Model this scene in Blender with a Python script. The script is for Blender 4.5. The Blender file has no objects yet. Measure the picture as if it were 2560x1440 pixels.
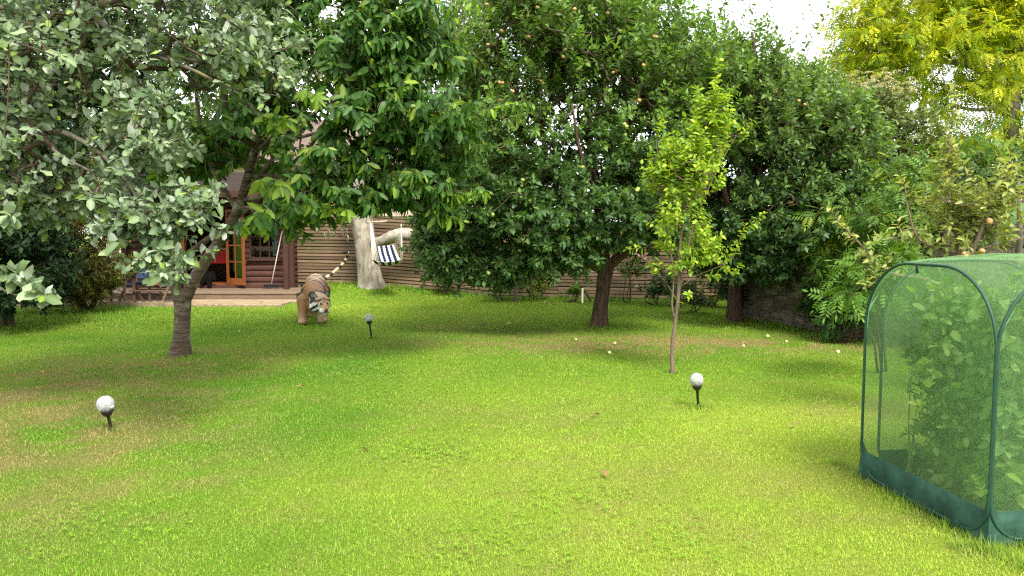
import bpy, bmesh, math, random
import numpy as np
from mathutils import Vector, Matrix, noise as mnoise

random.seed(7)
rng = np.random.default_rng(7)
scene = bpy.context.scene
COL = scene.collection

# ------------------------------------------------------------------ camera, sky, sun, exposure
F_PX, HOR, CAMH = 1900.0, 580.0, 1.55
PITCH = math.atan((720 - HOR) / F_PX)
cam_d = bpy.data.cameras.new("camera")
cam_d.sensor_width = 36.0
cam_d.lens = 36.0 * F_PX / 2560.0
cam_d.clip_start = 0.05
cam_d.clip_end = 2000
cam = bpy.data.objects.new("camera", cam_d)
COL.objects.link(cam)
cam.location = (0, 0, CAMH)
cam.rotation_euler = (math.radians(90) - PITCH, 0, 0)
scene.camera = cam

SUN_EL, SUN_AZ = 52.0, 156.0          # azimuth clockwise from +Y (view direction): behind camera, to the right
world = bpy.data.worlds.new("World")
scene.world = world
world.use_nodes = True
wn, wl = world.node_tree.nodes, world.node_tree.links
wn.clear()
w_out = wn.new("ShaderNodeOutputWorld")
w_bg = wn.new("ShaderNodeBackground")
w_bg.inputs["Strength"].default_value = 0.145
w_sky = wn.new("ShaderNodeTexSky")
w_sky.sky_type = 'NISHITA'
w_sky.sun_disc = False
w_sky.sun_elevation = math.radians(SUN_EL)
w_sky.sun_rotation = math.radians(SUN_AZ)
w_tc = wn.new("ShaderNodeTexCoord")
w_no = wn.new("ShaderNodeTexNoise")
w_no.inputs["Scale"].default_value = 2.6
w_no.inputs["Detail"].default_value = 6
w_rm = wn.new("ShaderNodeMapRange")
w_rm.inputs["From Min"].default_value = 0.34
w_rm.inputs["From Max"].default_value = 0.55
w_rm.inputs["To Min"].default_value = 0.45
w_rm.inputs["To Max"].default_value = 0.97
w_mx = wn.new("ShaderNodeMix")
w_mx.data_type = 'RGBA'
w_mx.inputs["B"].default_value = (9.6, 9.7, 9.9, 1)      # cloud deck
wl.new(w_tc.outputs["Generated"], w_no.inputs["Vector"])
wl.new(w_no.outputs["Fac"], w_rm.inputs["Value"])
wl.new(w_rm.outputs["Result"], w_mx.inputs["Factor"])
wl.new(w_sky.outputs["Color"], w_mx.inputs["A"])
wl.new(w_mx.outputs["Result"], w_bg.inputs["Color"])
wl.new(w_bg.outputs["Background"], w_out.inputs["Surface"])

sun_d = bpy.data.lights.new("sun", 'SUN')
sun_d.energy = 3.9
sun_d.angle = math.radians(20)
sun_d.color = (1.0, 0.95, 0.86)
sun = bpy.data.objects.new("sun", sun_d)
COL.objects.link(sun)
az, el = math.radians(SUN_AZ), math.radians(SUN_EL)
sdir = Vector((math.sin(az) * math.cos(el), math.cos(az) * math.cos(el), math.sin(el)))
sun.rotation_euler = (-sdir).to_track_quat('-Z', 'Y').to_euler()
sun.location = sdir * 40

vs = scene.view_settings
vs.view_transform = 'Standard'
vs.look = 'None'
vs.exposure = 1.0
vs.gamma = 1.0
vs.use_curve_mapping = False
cy = scene.cycles
cy.use_denoising = False
cy.filter_width = 1.25
cy.max_bounces = 8
cy.diffuse_bounces = 4
cy.glossy_bounces = 3
cy.transmission_bounces = 6
cy.transparent_max_bounces = 16
cy.caustics_reflective = False
cy.caustics_refractive = False
cy.sample_clamp_indirect = 6.0


# ------------------------------------------------------------------ helpers
def at(px, py, Z):
    """A point Z metres ahead of the camera seen at pixel (px, py) of the 2560 x 1440 photograph."""
    s, c = math.sin(PITCH), math.cos(PITCH)
    a, b = (px - 1280) / F_PX, (720 - py) / F_PX
    dy, dz = c + b * s, -s + b * c
    t = Z / dy
    return np.array([a * t, Z, CAMH + dz * t])


def sstep(a, b, x):
    t = np.clip((x - a) / (b - a), 0, 1)
    return t * t * (3 - 2 * t)


def ground_z(x, y):
    x = np.asarray(x, float); y = np.asarray(y, float)
    g = 0.26 * sstep(16.4, 18.6, y) * sstep(0.2, -4.2, x)
    g = g + 0.06 * np.exp(-(((x + 3.4) / .9) ** 2 + ((y - 18.0) / .9) ** 2))
    g = g * sstep(-4.86, -4.5, x)
    return g


def gp(px, py):
    """The ground point seen at a pixel."""
    lo, hi = 2.0, 60.0
    for _ in range(50):
        m = (lo + hi) / 2
        p = at(px, py, m)
        if p[2] > ground_z(p[0], p[1]): lo = m
        else: hi = m
    p = at(px, py, lo)
    p[2] = ground_z(p[0], p[1])
    return p


class VNoise:
    def __init__(self, seed):
        self.t = np.random.default_rng(seed).random((256, 256))
    def __call__(self, x, y):
        x = np.asarray(x, float); y = np.asarray(y, float)
        xi, yi = np.floor(x).astype(int), np.floor(y).astype(int)
        fx, fy = x - xi, y - yi
        fx = fx * fx * (3 - 2 * fx); fy = fy * fy * (3 - 2 * fy)
        t = self.t
        a, b = t[xi % 256, yi % 256], t[(xi + 1) % 256, yi % 256]
        c, d = t[xi % 256, (yi + 1) % 256], t[(xi + 1) % 256, (yi + 1) % 256]
        return (a * (1 - fx) + b * fx) * (1 - fy) + (c * (1 - fx) + d * fx) * fy
    def fbm(self, x, y, o=4):
        s, a, n = 0, 0.5, 0
        for i in range(o):
            s = s + a * self(x * 2 ** i + 17 * i, y * 2 ** i + 31 * i); n += a; a *= 0.5
        return s / n


vn1, vn2, vn3 = VNoise(1), VNoise(2), VNoise(3)


def tag(o, label=None, cat=None, group=None, kind=None):
    if label: o["label"] = label
    if cat: o["category"] = cat
    if group: o["group"] = group
    if kind: o["kind"] = kind
    return o


def empty(name, loc=(0, 0, 0), rz=0.0):
    o = bpy.data.objects.new(name, None)
    o.empty_display_size = 0.1
    o.location = loc
    o.rotation_euler = (0, 0, rz)
    COL.objects.link(o)
    return o


def par(o, p):
    """Parent an object whose data is in world coordinates."""
    if p is not None:
        o.parent = p
        M = Matrix.Identity(4)
        q = p
        chain = []
        while q is not None:
            chain.append(q); q = q.parent
        for q in reversed(chain):
            M = M @ q.matrix_parent_inverse @ q.matrix_basis
        o.matrix_parent_inverse = M.inverted()
    return o


def kid(o, p):
    """Parent an object whose data is in its parent's local coordinates."""
    o.parent = p
    return o


def link(name, me, mat=None, parent=None, local=False):
    if mat is not None and len(me.materials) == 0:
        me.materials.append(mat)
    o = bpy.data.objects.new(name, me)
    COL.objects.link(o)
    if parent is not None:
        (kid if local else par)(o, parent)
    return o


def mesh_py(name, V, Fc, smooth=False):
    me = bpy.data.meshes.new(name)
    me.from_pydata([tuple(map(float, v)) for v in V], [], [tuple(map(int, f)) for f in Fc])
    me.update()
    if smooth:
        me.polygons.foreach_set("use_smooth", [True] * len(me.polygons))
    return me


def mesh_np(name, V, Fc, col=None, smooth=False):
    """V (n,3), Fc (m,k) with k = 3 or 4, col (n,3) point colours."""
    V = np.ascontiguousarray(V, np.float32); Fc = np.ascontiguousarray(Fc, np.int32)
    me = bpy.data.meshes.new(name)
    m, k = Fc.shape
    me.vertices.add(len(V)); me.vertices.foreach_set("co", V.ravel())
    me.loops.add(m * k); me.loops.foreach_set("vertex_index", Fc.ravel())
    me.polygons.add(m)
    me.polygons.foreach_set("loop_start", np.arange(0, m * k, k, dtype=np.int32))
    if smooth:
        me.polygons.foreach_set("use_smooth", np.ones(m, bool))
    if col is not None:
        a = me.attributes.new("Col", 'FLOAT_COLOR', 'POINT')
        c = np.ones((len(V), 4), np.float32); c[:, :3] = col
        a.data.foreach_set("color", c.ravel())
    me.update(calc_edges=True)
    return me


def box_mesh(name, sx, sy, sz, bev=0.0, segs=1):
    bm = bmesh.new()
    bmesh.ops.create_cube(bm, size=1.0)
    bmesh.ops.scale(bm, vec=(sx, sy, sz), verts=bm.verts)
    if bev > 0:
        bmesh.ops.bevel(bm, geom=bm.edges[:], offset=bev, segments=segs, affect='EDGES', profile=0.6)
    me = bpy.data.meshes.new(name)
    bm.to_mesh(me); bm.free()
    return me


def box(name, size, loc, mat, parent=None, rz=0.0, rot=None, bev=0.004, local=False):
    me = box_mesh(name, *size, bev=min(bev, min(size) * 0.3))
    o = link(name, me, mat)
    o.location = loc
    o.rotation_euler = rot if rot is not None else (0, 0, rz)
    if parent is not None:
        (kid if local else par)(o, parent)
    return o


def bar(name, p0, p1, w, t, mat, parent=None, local=False, bev=0.003):
    """A squared bar from p0 to p1."""
    p0, p1 = Vector(p0), Vector(p1)
    d = p1 - p0
    me = box_mesh(name, w, t, d.length, bev=min(bev, min(w, t) * 0.3))
    o = link(name, me, mat)
    o.matrix_basis = Matrix.Translation((p0 + p1) / 2) @ d.to_track_quat('Z', 'X').to_matrix().to_4x4()
    if parent is not None:
        (kid if local else par)(o, parent)
    return o


def catmull(P, n):
    P = np.asarray(P, float)
    Q = np.vstack([2 * P[0] - P[1], P, 2 * P[-1] - P[-2]])
    out = []
    for i in range(1, len(Q) - 2):
        for t in np.linspace(0, 1, n, endpoint=False):
            a, b, c, d = Q[i - 1], Q[i], Q[i + 1], Q[i + 2]
            out.append(0.5 * ((2 * b) + (c - a) * t + (2 * a - 5 * b + 4 * c - d) * t * t + (3 * b - a - 3 * c + d) * t ** 3))
    out.append(P[-1])
    return np.array(out)


def tube_vf(pts, rad, n=8, cap=True, wob=0.0, seed=0, flute=0.0):
    """Swept tube with parallel frames. Returns V, quads list."""
    pts = np.asarray(pts, float); rad = np.asarray(rad, float)
    m = len(pts)
    T = np.gradient(pts, axis=0)
    T /= np.linalg.norm(T, axis=1)[:, None] + 1e-9
    ref = np.array([0, 1, 0.0]) if abs(T[0][1]) < 0.9 else np.array([1, 0, 0.0])
    u = np.cross(T[0], ref); u /= np.linalg.norm(u)
    V, Fc = [], []
    r_ = np.random.default_rng(seed)
    ph = r_.random(6) * 6.28
    for i in range(m):
        u = u - T[i] * np.dot(u, T[i]); u /= np.linalg.norm(u) + 1e-9
        v = np.cross(T[i], u)
        for k in range(n):
            a = 2 * math.pi * k / n
            s = 1 + wob * (math.sin(2 * a + ph[0] + i * .35) * .5 + math.sin(3 * a + ph[1] - i * .23) * .35 + math.sin(5 * a + ph[2] + i * .5) * .25)
            s += flute * math.sin(5 * a + ph[3]) * max(0, 1 - i / (m * 0.35))
            V.append(pts[i] + rad[i] * s * (math.cos(a) * u + math.sin(a) * v))
    for i in range(m - 1):
        for k in range(n):
            Fc.append((i * n + k, i * n + (k + 1) % n, (i + 1) * n + (k + 1) % n, (i + 1) * n + k))
    if cap:
        Fc.append(tuple(range(n - 1, -1, -1)))
        Fc.append(tuple((m - 1) * n + k for k in range(n)))
    return V, Fc


def tube(name, pts, rad, mat, parent=None, n=8, local=False, smooth=True, **kw):
    if np.isscalar(rad): rad = [rad] * len(pts)
    V, Fc = tube_vf(pts, rad, n, **kw)
    return link(name, mesh_py(name, V, Fc, smooth), mat, parent, local)


def lathe_mesh(name, prof, n=24):
    V, Fc = [], []
    for (r, z) in prof:
        for k in range(n):
            a = 2 * math.pi * k / n
            V.append((r * math.cos(a), r * math.sin(a), z))
    for i in range(len(prof) - 1):
        for k in range(n):
            Fc.append((i * n + k, i * n + (k + 1) % n, (i + 1) * n + (k + 1) % n, (i + 1) * n + k))
    Fc.append(tuple(range(n - 1, -1, -1)))
    Fc.append(tuple((len(prof) - 1) * n + k for k in range(n)))
    return mesh_py(name, V, Fc, True)


# ------------------------------------------------------------------ materials
def nmat(name):
    m = bpy.data.materials.new(name)
    m.use_nodes = True
    nt = m.node_tree
    b = nt.nodes["Principled BSDF"]
    return m, nt, b


def rgb(c): return (c[0], c[1], c[2], 1.0)


def plain(name, c, rough=0.6, spec=0.3, var=0.12, scale=6.0, bump=0.0, metal=0.0, bscale=None):
    m, nt, b = nmat(name)
    N, L = nt.nodes, nt.links
    tc = N.new("ShaderNodeTexCoord")
    no = N.new("ShaderNodeTexNoise"); no.inputs["Scale"].default_value = scale; no.inputs["Detail"].default_value = 5
    L.new(tc.outputs["Object"], no.inputs["Vector"])
    cr = N.new("ShaderNodeValToRGB")
    cr.color_ramp.elements[0].position = 0.3; cr.color_ramp.elements[1].position = 0.7
    cr.color_ramp.elements[0].color = rgb([x * (1 - var) for x in c])
    cr.color_ramp.elements[1].color = rgb([min(1, x * (1 + var)) for x in c])
    L.new(no.outputs["Fac"], cr.inputs["Fac"]); L.new(cr.outputs["Color"], b.inputs["Base Color"])
    b.inputs["Roughness"].default_value = rough; b.inputs["Specular IOR Level"].default_value = spec
    b.inputs["Metallic"].default_value = metal
    if bump > 0:
        n2 = N.new("ShaderNodeTexNoise"); n2.inputs["Scale"].default_value = bscale or scale * 4; n2.inputs["Detail"].default_value = 6
        L.new(tc.outputs["Object"], n2.inputs["Vector"])
        bp = N.new("ShaderNodeBump"); bp.inputs["Strength"].default_value = bump; bp.inputs["Distance"].default_value = 0.01
        L.new(n2.outputs["Fac"], bp.inputs["Height"]); L.new(bp.outputs["Normal"], b.inputs["Normal"])
    return m


def wood(name, c1, c2, axis=0, rough=0.7, objvar=0.25, stretch=18.0, scale=3.0, green=None):
    """Grain stretched along a local axis; each piece offset and toned by its own random number."""
    m, nt, b = nmat(name)
    N, L = nt.nodes, nt.links
    tc = N.new("ShaderNodeTexCoord"); oi = N.new("ShaderNodeObjectInfo")
    mp = N.new("ShaderNodeMapping")
    sc = [stretch] * 3; sc[axis] = 1.0
    mp.inputs["Scale"].default_value = sc
    ad = N.new("ShaderNodeVectorMath"); ad.operation = 'SCALE'
    cv = N.new("ShaderNodeCombineXYZ")
    for k in range(3): L.new(oi.outputs["Random"], cv.inputs[k])
    L.new(cv.outputs["Vector"], ad.inputs[0]); ad.inputs["Scale"].default_value = 37.0
    av = N.new("ShaderNodeVectorMath")
    L.new(tc.outputs["Object"], mp.inputs["Vector"]); L.new(mp.outputs["Vector"], av.inputs[0]); L.new(ad.outputs["Vector"], av.inputs[1])
    no = N.new("ShaderNodeTexNoise"); no.inputs["Scale"].default_value = scale; no.inputs["Detail"].default_value = 6; no.inputs["Roughness"].default_value = 0.65
    L.new(av.outputs["Vector"], no.inputs["Vector"])
    cr = N.new("ShaderNodeValToRGB")
    cr.color_ramp.elements[0].position = 0.3; cr.color_ramp.elements[1].position = 0.72
    cr.color_ramp.elements[0].color = rgb(c1); cr.color_ramp.elements[1].color = rgb(c2)
    L.new(no.outputs["Fac"], cr.inputs["Fac"])
    mr = N.new("ShaderNodeMapRange"); mr.inputs["To Min"].default_value = 1 - objvar; mr.inputs["To Max"].default_value = 1 + objvar
    L.new(oi.outputs["Random"], mr.inputs["Value"])
    mu = N.new("ShaderNodeVectorMath"); mu.operation = 'SCALE'
    L.new(cr.outputs["Color"], mu.inputs[0]); L.new(mr.outputs["Result"], mu.inputs["Scale"])
    last = mu.outputs["Vector"]
    if green:
        ng = N.new("ShaderNodeTexNoise"); ng.inputs["Scale"].default_value = 0.9; ng.inputs["Detail"].default_value = 4
        ge = N.new("ShaderNodeNewGeometry"); L.new(ge.outputs["Position"], ng.inputs["Vector"])
        r2 = N.new("ShaderNodeMapRange"); r2.inputs["From Min"].default_value = 0.45; r2.inputs["From Max"].default_value = 0.7; r2.inputs["To Max"].default_value = 0.55
        L.new(ng.outputs["Fac"], r2.inputs["Value"])
        mx = N.new("ShaderNodeMix"); mx.data_type = 'RGBA'; mx.inputs["B"].default_value = rgb(green)
        L.new(r2.outputs["Result"], mx.inputs["Factor"]); L.new(last, mx.inputs["A"]); last = mx.outputs["Result"]
    L.new(last, b.inputs["Base Color"])
    b.inputs["Roughness"].default_value = rough; b.inputs["Specular IOR Level"].default_value = 0.25
    bp = N.new("ShaderNodeBump"); bp.inputs["Strength"].default_value = 0.35; bp.inputs["Distance"].default_value = 0.004
    L.new(no.outputs["Fac"], bp.inputs["Height"]); L.new(bp.outputs["Normal"], b.inputs["Normal"])
    return m


def bark(name, cols, stretch=(1, 1, 0.25), scale=9.0, bump=0.6, lich=None, dist=0.02):
    m, nt, b = nmat(name)
    N, L = nt.nodes, nt.links
    tc = N.new("ShaderNodeTexCoord"); mp = N.new("ShaderNodeMapping"); mp.inputs["Scale"].default_value = stretch
    L.new(tc.outputs["Object"], mp.inputs["Vector"])
    no = N.new("ShaderNodeTexNoise"); no.inputs["Scale"].default_value = scale; no.inputs["Detail"].default_value = 8; no.inputs["Roughness"].default_value = 0.7
    no.inputs["Distortion"].default_value = 0.6
    L.new(mp.outputs["Vector"], no.inputs["Vector"])
    cr = N.new("ShaderNodeValToRGB")
    e = cr.color_ramp.elements
    while len(e) < len(cols): e.new(0.5)
    for i, c in enumerate(cols):
        e[i].position = 0.28 + 0.46 * i / max(1, len(cols) - 1); e[i].color = rgb(c)
    L.new(no.outputs["Fac"], cr.inputs["Fac"])
    last = cr.outputs["Color"]
    if lich:
        n2 = N.new("ShaderNodeTexNoise"); n2.inputs["Scale"].default_value = 5.0; n2.inputs["Detail"].default_value = 6
        L.new(tc.outputs["Object"], n2.inputs["Vector"])
        r2 = N.new("ShaderNodeMapRange"); r2.inputs["From Min"].default_value = 0.56; r2.inputs["From Max"].default_value = 0.66; r2.inputs["To Max"].default_value = 0.7
        L.new(n2.outputs["Fac"], r2.inputs["Value"])
        mx = N.new("ShaderNodeMix"); mx.data_type = 'RGBA'; mx.inputs["B"].default_value = rgb(lich)
        L.new(r2.outputs["Result"], mx.inputs["Factor"]); L.new(last, mx.inputs["A"]); last = mx.outputs["Result"]
    L.new(last, b.inputs["Base Color"])
    b.inputs["Roughness"].default_value = 0.85; b.inputs["Specular IOR Level"].default_value = 0.2
    bp = N.new("ShaderNodeBump"); bp.inputs["Strength"].default_value = bump; bp.inputs["Distance"].default_value = dist
    L.new(no.outputs["Fac"], bp.inputs["Height"]); L.new(bp.outputs["Normal"], b.inputs["Normal"])
    return m


def leafmat(name, rough=0.5, trans=0.42, under=None, spec=0.3, tint=(1.25, 1.2, 0.5)):
    m, nt, b = nmat(name)
    N, L = nt.nodes, nt.links
    at_ = N.new("ShaderNodeAttribute"); at_.attribute_name = "Col"
    last = at_.outputs["Color"]
    if under:
        ge = N.new("ShaderNodeNewGeometry")
        mx = N.new("ShaderNodeMix"); mx.data_type = 'RGBA'; mx.inputs["B"].default_value = rgb(under)
        L.new(ge.outputs["Backfacing"], mx.inputs["Factor"]); L.new(last, mx.inputs["A"]); last = mx.outputs["Result"]
    L.new(last, b.inputs["Base Color"])
    b.inputs["Roughness"].default_value = rough; b.inputs["Specular IOR Level"].default_value = spec
    tr = N.new("ShaderNodeBsdfTranslucent")
    tm = N.new("ShaderNodeVectorMath"); tm.operation = 'MULTIPLY'; tm.inputs[1].default_value = tint
    L.new(at_.outputs["Color"], tm.inputs[0]); L.new(tm.outputs["Vector"], tr.inputs["Color"])
    mix = N.new("ShaderNodeMixShader"); mix.inputs["Fac"].default_value = trans
    L.new(b.outputs["BSDF"], mix.inputs[1]); L.new(tr.outputs["BSDF"], mix.inputs[2])
    L.new(mix.outputs["Shader"], N["Material Output"].inputs["Surface"])
    return m


def glassmat(name, tint=(0.9, 0.95, 0.95), gloss=0.03):
    m, nt, b = nmat(name)
    N, L = nt.nodes, nt.links
    N.remove(b)
    t = N.new("ShaderNodeBsdfTransparent"); t.inputs["Color"].default_value = rgb(tint)
    g = N.new("ShaderNodeBsdfGlossy"); g.inputs["Roughness"].default_value = 0.03
    fr = N.new("ShaderNodeFresnel"); fr.inputs["IOR"].default_value = 1.5
    ad = N.new("ShaderNodeMath"); ad.operation = 'ADD'; ad.use_clamp = True; ad.inputs[1].default_value = gloss
    L.new(fr.outputs["Fac"], ad.inputs[0])
    mx = N.new("ShaderNodeMixShader")
    L.new(ad.outputs["Value"], mx.inputs["Fac"]); L.new(t.outputs["BSDF"], mx.inputs[1]); L.new(g.outputs["BSDF"], mx.inputs[2])
    L.new(mx.outputs["Shader"], N["Material Output"].inputs["Surface"])
    return m


def colmat(name, rough=0.7, spec=0.3, bump=0.0):
    m, nt, b = nmat(name)
    N, L = nt.nodes, nt.links
    a = N.new("ShaderNodeAttribute"); a.attribute_name = "Col"
    L.new(a.outputs["Color"], b.inputs["Base Color"])
    b.inputs["Roughness"].default_value = rough; b.inputs["Specular IOR Level"].default_value = spec
    if bump:
        tc = N.new("ShaderNodeTexCoord"); n2 = N.new("ShaderNodeTexNoise"); n2.inputs["Scale"].default_value = 60; n2.inputs["Detail"].default_value = 4
        L.new(tc.outputs["Object"], n2.inputs["Vector"])
        bp = N.new("ShaderNodeBump"); bp.inputs["Strength"].default_value = bump; bp.inputs["Distance"].default_value = 0.006
        L.new(n2.outputs["Fac"], bp.inputs["Height"]); L.new(bp.outputs["Normal"], b.inputs["Normal"])
    return m


# ------------------------------------------------------------------ lawn condition
def blob(x, y, cx, cy_, rx, ry, rot=0.0):
    dx, dy = x - cx, y - cy_
    c, s = math.cos(rot), math.sin(rot)
    u, v = (dx * c + dy * s) / rx, (-dx * s + dy * c) / ry
    return np.exp(-(u * u + v * v))


def lawn_dry(x, y):
    """0 lush .. 1 dead straw"""
    d = 1.1 * blob(x, y, -4.7, 7.5, 1.8, 1.6) + 0.8 * blob(x, y, -3.5, 5.6, 1.1, .9) + 0.75 * blob(x, y, -2.9, 4.5, 1.0, .7)
    d = d + 0.7 * blob(x, y, -4.1, 9.4, 1.1, .55) + 1.35 * blob(x, y, 1.7, 10.5, 2.6, .85) + 0.5 * blob(x, y, 4.2, 10.2, 1.4, .6)
    d = d + 0.5 * blob(x, y, -3.7, 19.0, .7, .5) + 0.35 * blob(x, y, -1.2, 12.5, 1.0, .8) + 0.45 * blob(x, y, 3.2, 6.6, .8, .5)
    d = d + 0.3 * blob(x, y, 1.2, 4.4, 1.6, 1.2) + 0.25 * blob(x, y, 0.2, 6.3, 1.2, .6)
    n = vn1.fbm(x * 1.7, y * 1.7, 4)
    n2 = vn2.fbm(x * 5.0, y * 5.0, 3)
    nm = .5 * n + .5 * n2
    d = .85 * d * sstep(.30, .62, nm) + 0.5 * np.clip(n2 - 0.54, 0, 1) + 0.2 * np.clip(n - 0.55, 0, 1)
    return np.clip(d, 0, 1)


def lawn_tone(x, y):
    """0 deep green .. 1 yellow green"""
    t = 0.30 + 0.48 * sstep(10.5, 4.5, y) * sstep(-2.8, 0.6, x)
    t = t + 0.4 * blob(x, y, -2.6, 15.5, 3.0, 2.0) + 0.25 * blob(x, y, 2.0, 4.5, 2.5, 2.0)
    t = t - 0.25 * blob(x, y, -2.5, 8.2, 0.6, 2.6, -0.35) - .2 * blob(x, y, -1.5, 6.0, .5, 1.6, -.3)
    return np.clip(t + 0.7 * (vn3.fbm(x * 1.1, y * 1.1, 4) - 0.5), 0, 1)


G_DEEP = np.array([0.115, 0.275, 0.018]); G_YEL = np.array([0.330, 0.460, 0.046]); G_DRY = np.array([0.36, 0.27, 0.11])


def lawn_col(x, y):
    t, d = lawn_tone(x, y)[:, None], lawn_dry(x, y)[:, None]
    c = G_DEEP * (1 - t) + G_YEL * t
    return c * (1 - d * .85) + G_DRY * d * .85


# ground: one sheet to the horizon, fine where the lawn is
xs = np.unique(np.concatenate([np.linspace(-400, -30, 12), np.linspace(-30, -11, 20), np.linspace(-11, 9, 101), np.linspace(9, 30, 22), np.linspace(30, 400, 12)]))
ys = np.unique(np.concatenate([np.linspace(-200, -6, 10), np.linspace(-6, 2, 9), np.linspace(2, 23, 106), np.linspace(23, 40, 18), np.linspace(40, 600, 14)]))
GX, GY = np.meshgrid(xs, ys)
gx, gy = GX.ravel(), GY.ravel()
gz = ground_z(gx, gy) + 0.02 * (vn1.fbm(gx * .8, gy * .8, 3) - 0.5) * (np.abs(gx) < 12)
nx, ny = len(xs), len(ys)
ii = (np.arange(ny - 1)[:, None] * nx + np.arange(nx - 1)[None, :]).ravel()
gf = np.stack([ii, ii + 1, ii + nx + 1, ii + nx], 1)
gcol = lawn_col(gx, gy) * 0.62


def thatch():
    m = colmat("lawn_thatch", 0.95, 0.05)
    nt = m.node_tree; N, L = nt.nodes, nt.links; b = N["Principled BSDF"]
    src = b.inputs["Base Color"].links[0].from_socket
    tc = N.new("ShaderNodeTexCoord")
    no = N.new("ShaderNodeTexNoise"); no.inputs["Scale"].default_value = 95; no.inputs["Detail"].default_value = 5; no.inputs["Roughness"].default_value = .7; no.inputs["Distortion"].default_value = 1.5
    L.new(tc.outputs["Object"], no.inputs["Vector"])
    mr = N.new("ShaderNodeMapRange"); mr.inputs["From Min"].default_value = .34; mr.inputs["From Max"].default_value = .66; mr.inputs["To Min"].default_value = .40; mr.inputs["To Max"].default_value = 1.6
    L.new(no.outputs["Fac"], mr.inputs["Value"])
    mu = N.new("ShaderNodeVectorMath"); mu.operation = 'SCALE'; L.new(src, mu.inputs[0]); L.new(mr.outputs["Result"], mu.inputs["Scale"]); L.new(mu.outputs["Vector"], b.inputs["Base Color"])
    bp = N.new("ShaderNodeBump"); bp.inputs["Strength"].default_value = 1.0; bp.inputs["Distance"].default_value = .02
    L.new(no.outputs["Fac"], bp.inputs["Height"]); L.new(bp.outputs["Normal"], b.inputs["Normal"])
    return m


gmat = thatch()
ground = link("ground", mesh_np("ground", np.stack([gx, gy, gz], 1), gf, gcol, True), gmat)
tag(ground, "lawn ground running back to the fence", "ground", kind="structure")


# ------------------------------------------------------------------ materials in use
M = {}
M["fence"] = wood("fence_timber", (0.125, 0.08, 0.05), (0.26, 0.175, 0.112), 0, objvar=0.34, green=(0.11, 0.11, 0.04))
M["dark_wood"] = wood("dark_frame_timber", (0.035, 0.016, 0.012), (0.085, 0.038, 0.026), 2, objvar=0.15)
M["clad"] = wood("cabin_cladding", (0.042, 0.018, 0.014), (0.105, 0.047, 0.034), 0, objvar=0.2)
M["orange_wood"] = wood("varnished_door_timber", (0.16, 0.046, 0.012), (0.28, 0.088, 0.024), 2, rough=0.4, objvar=0.1)
M["deck"] = wood("deck_timber", (0.10, 0.07, 0.045), (0.24, 0.17, 0.11), 0, objvar=0.2)
M["teak"] = wood("weathered_furniture_timber", (0.09, 0.055, 0.04), (0.19, 0.125, 0.09), 2, objvar=0.15)
M["pale_wood"] = wood("pale_table_timber", (0.34, 0.25, 0.18), (0.52, 0.42, 0.33), 0, objvar=0.1)
M["slab"] = plain("patio_slab", (0.28, 0.21, 0.125), 0.9, 0.15, 0.3, 3.0, 0.5, bscale=30)
M["concrete"] = plain("concrete_edging", (0.26, 0.20, 0.13), 0.95, 0.1, 0.3, 9.0, 0.6)
M["glass"] = glassmat("window_glass")
M["black"] = plain("black_plastic", (0.018, 0.017, 0.016), 0.45, 0.4, 0.1)
M["white"] = plain("white_paint", (0.72, 0.72, 0.70), 0.5, 0.3, 0.05)
M["red"] = plain("red_paint", (0.42, 0.012, 0.012), 0.4, 0.4, 0.08)
M["blue"] = plain("navy_canvas", (0.045, 0.075, 0.15), 0.9, 0.1, 0.15, 12, 0.3, bscale=200)
M["inside"] = plain("cabin_inside_board", (0.16, 0.09, 0.05), 0.8, 0.2, 0.2)
M["grey"] = plain("galvanised_grey", (0.30, 0.32, 0.34), 0.45, 0.5, 0.1, metal=0.3)
M["stone"] = plain("wall_stone", (0.20, 0.155, 0.11), 0.95, 0.1, 0.45, 7.0, 0.8, bscale=26)
M["mortar"] = plain("wall_core", (0.05, 0.04, 0.03), 0.95, 0.1, 0.3)
M["soil"] = plain("bare_soil", (0.06, 0.04, 0.025), 0.95, 0.05, 0.35, 5, 0.8)
M["rope"] = plain("cream_rope", (0.62, 0.57, 0.46), 0.9, 0.1, 0.1)
M["render"] = plain("house_render", (0.44, 0.33, 0.27), 0.9, 0.1, 0.08, 1.5)
M["tile"] = plain("house_tile", (0.13, 0.092, 0.078), 0.9, 0.1, 0.2, 3)
M["bark_cherry"] = bark("cherry_bark", [(0.032, 0.022, 0.016), (0.075, 0.050, 0.036), (0.15, 0.115, 0.085), (0.10, 0.065, 0.045)], (0.6, 0.6, 5.0), 7.0, 0.8, lich=(0.30, 0.29, 0.24))
M["bark_apple"] = bark("apple_bark", [(0.035, 0.022, 0.016), (0.095, 0.055, 0.038), (0.17, 0.105, 0.075)], (2.2, 2.2, 0.35), 10.0, 1.0, dist=0.04)
M["bark_euc"] = bark("gum_bark", [(0.085, 0.06, 0.04), (0.25, 0.20, 0.145), (0.47, 0.42, 0.34), (0.22, 0.18, 0.135), (.40, .35, .28)], (1.6, 1.6, 0.42), 4.5, 0.9, lich=(0.13, 0.095, 0.07))
M["bark_sap"] = bark("sapling_bark", [(0.10, 0.068, 0.05), (0.22, 0.155, 0.11)], (2, 2, 1.2), 16.0, 0.5, dist=0.006)
M["bark_grey"] = bark("grey_bark", [(0.05, 0.042, 0.033), (0.13, 0.11, 0.085), (0.20, 0.175, 0.14)], (1.5, 1.5, 0.7), 10.0, 0.6, lich=(0.22, 0.20, 0.07))
M["twig"] = plain("twig_bark", (0.085, 0.058, 0.040), 0.85, 0.15, 0.3, 15)
M["twig_green"] = plain("green_stem", (0.13, 0.17, 0.05), 0.7, 0.2, 0.2, 15)

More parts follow.
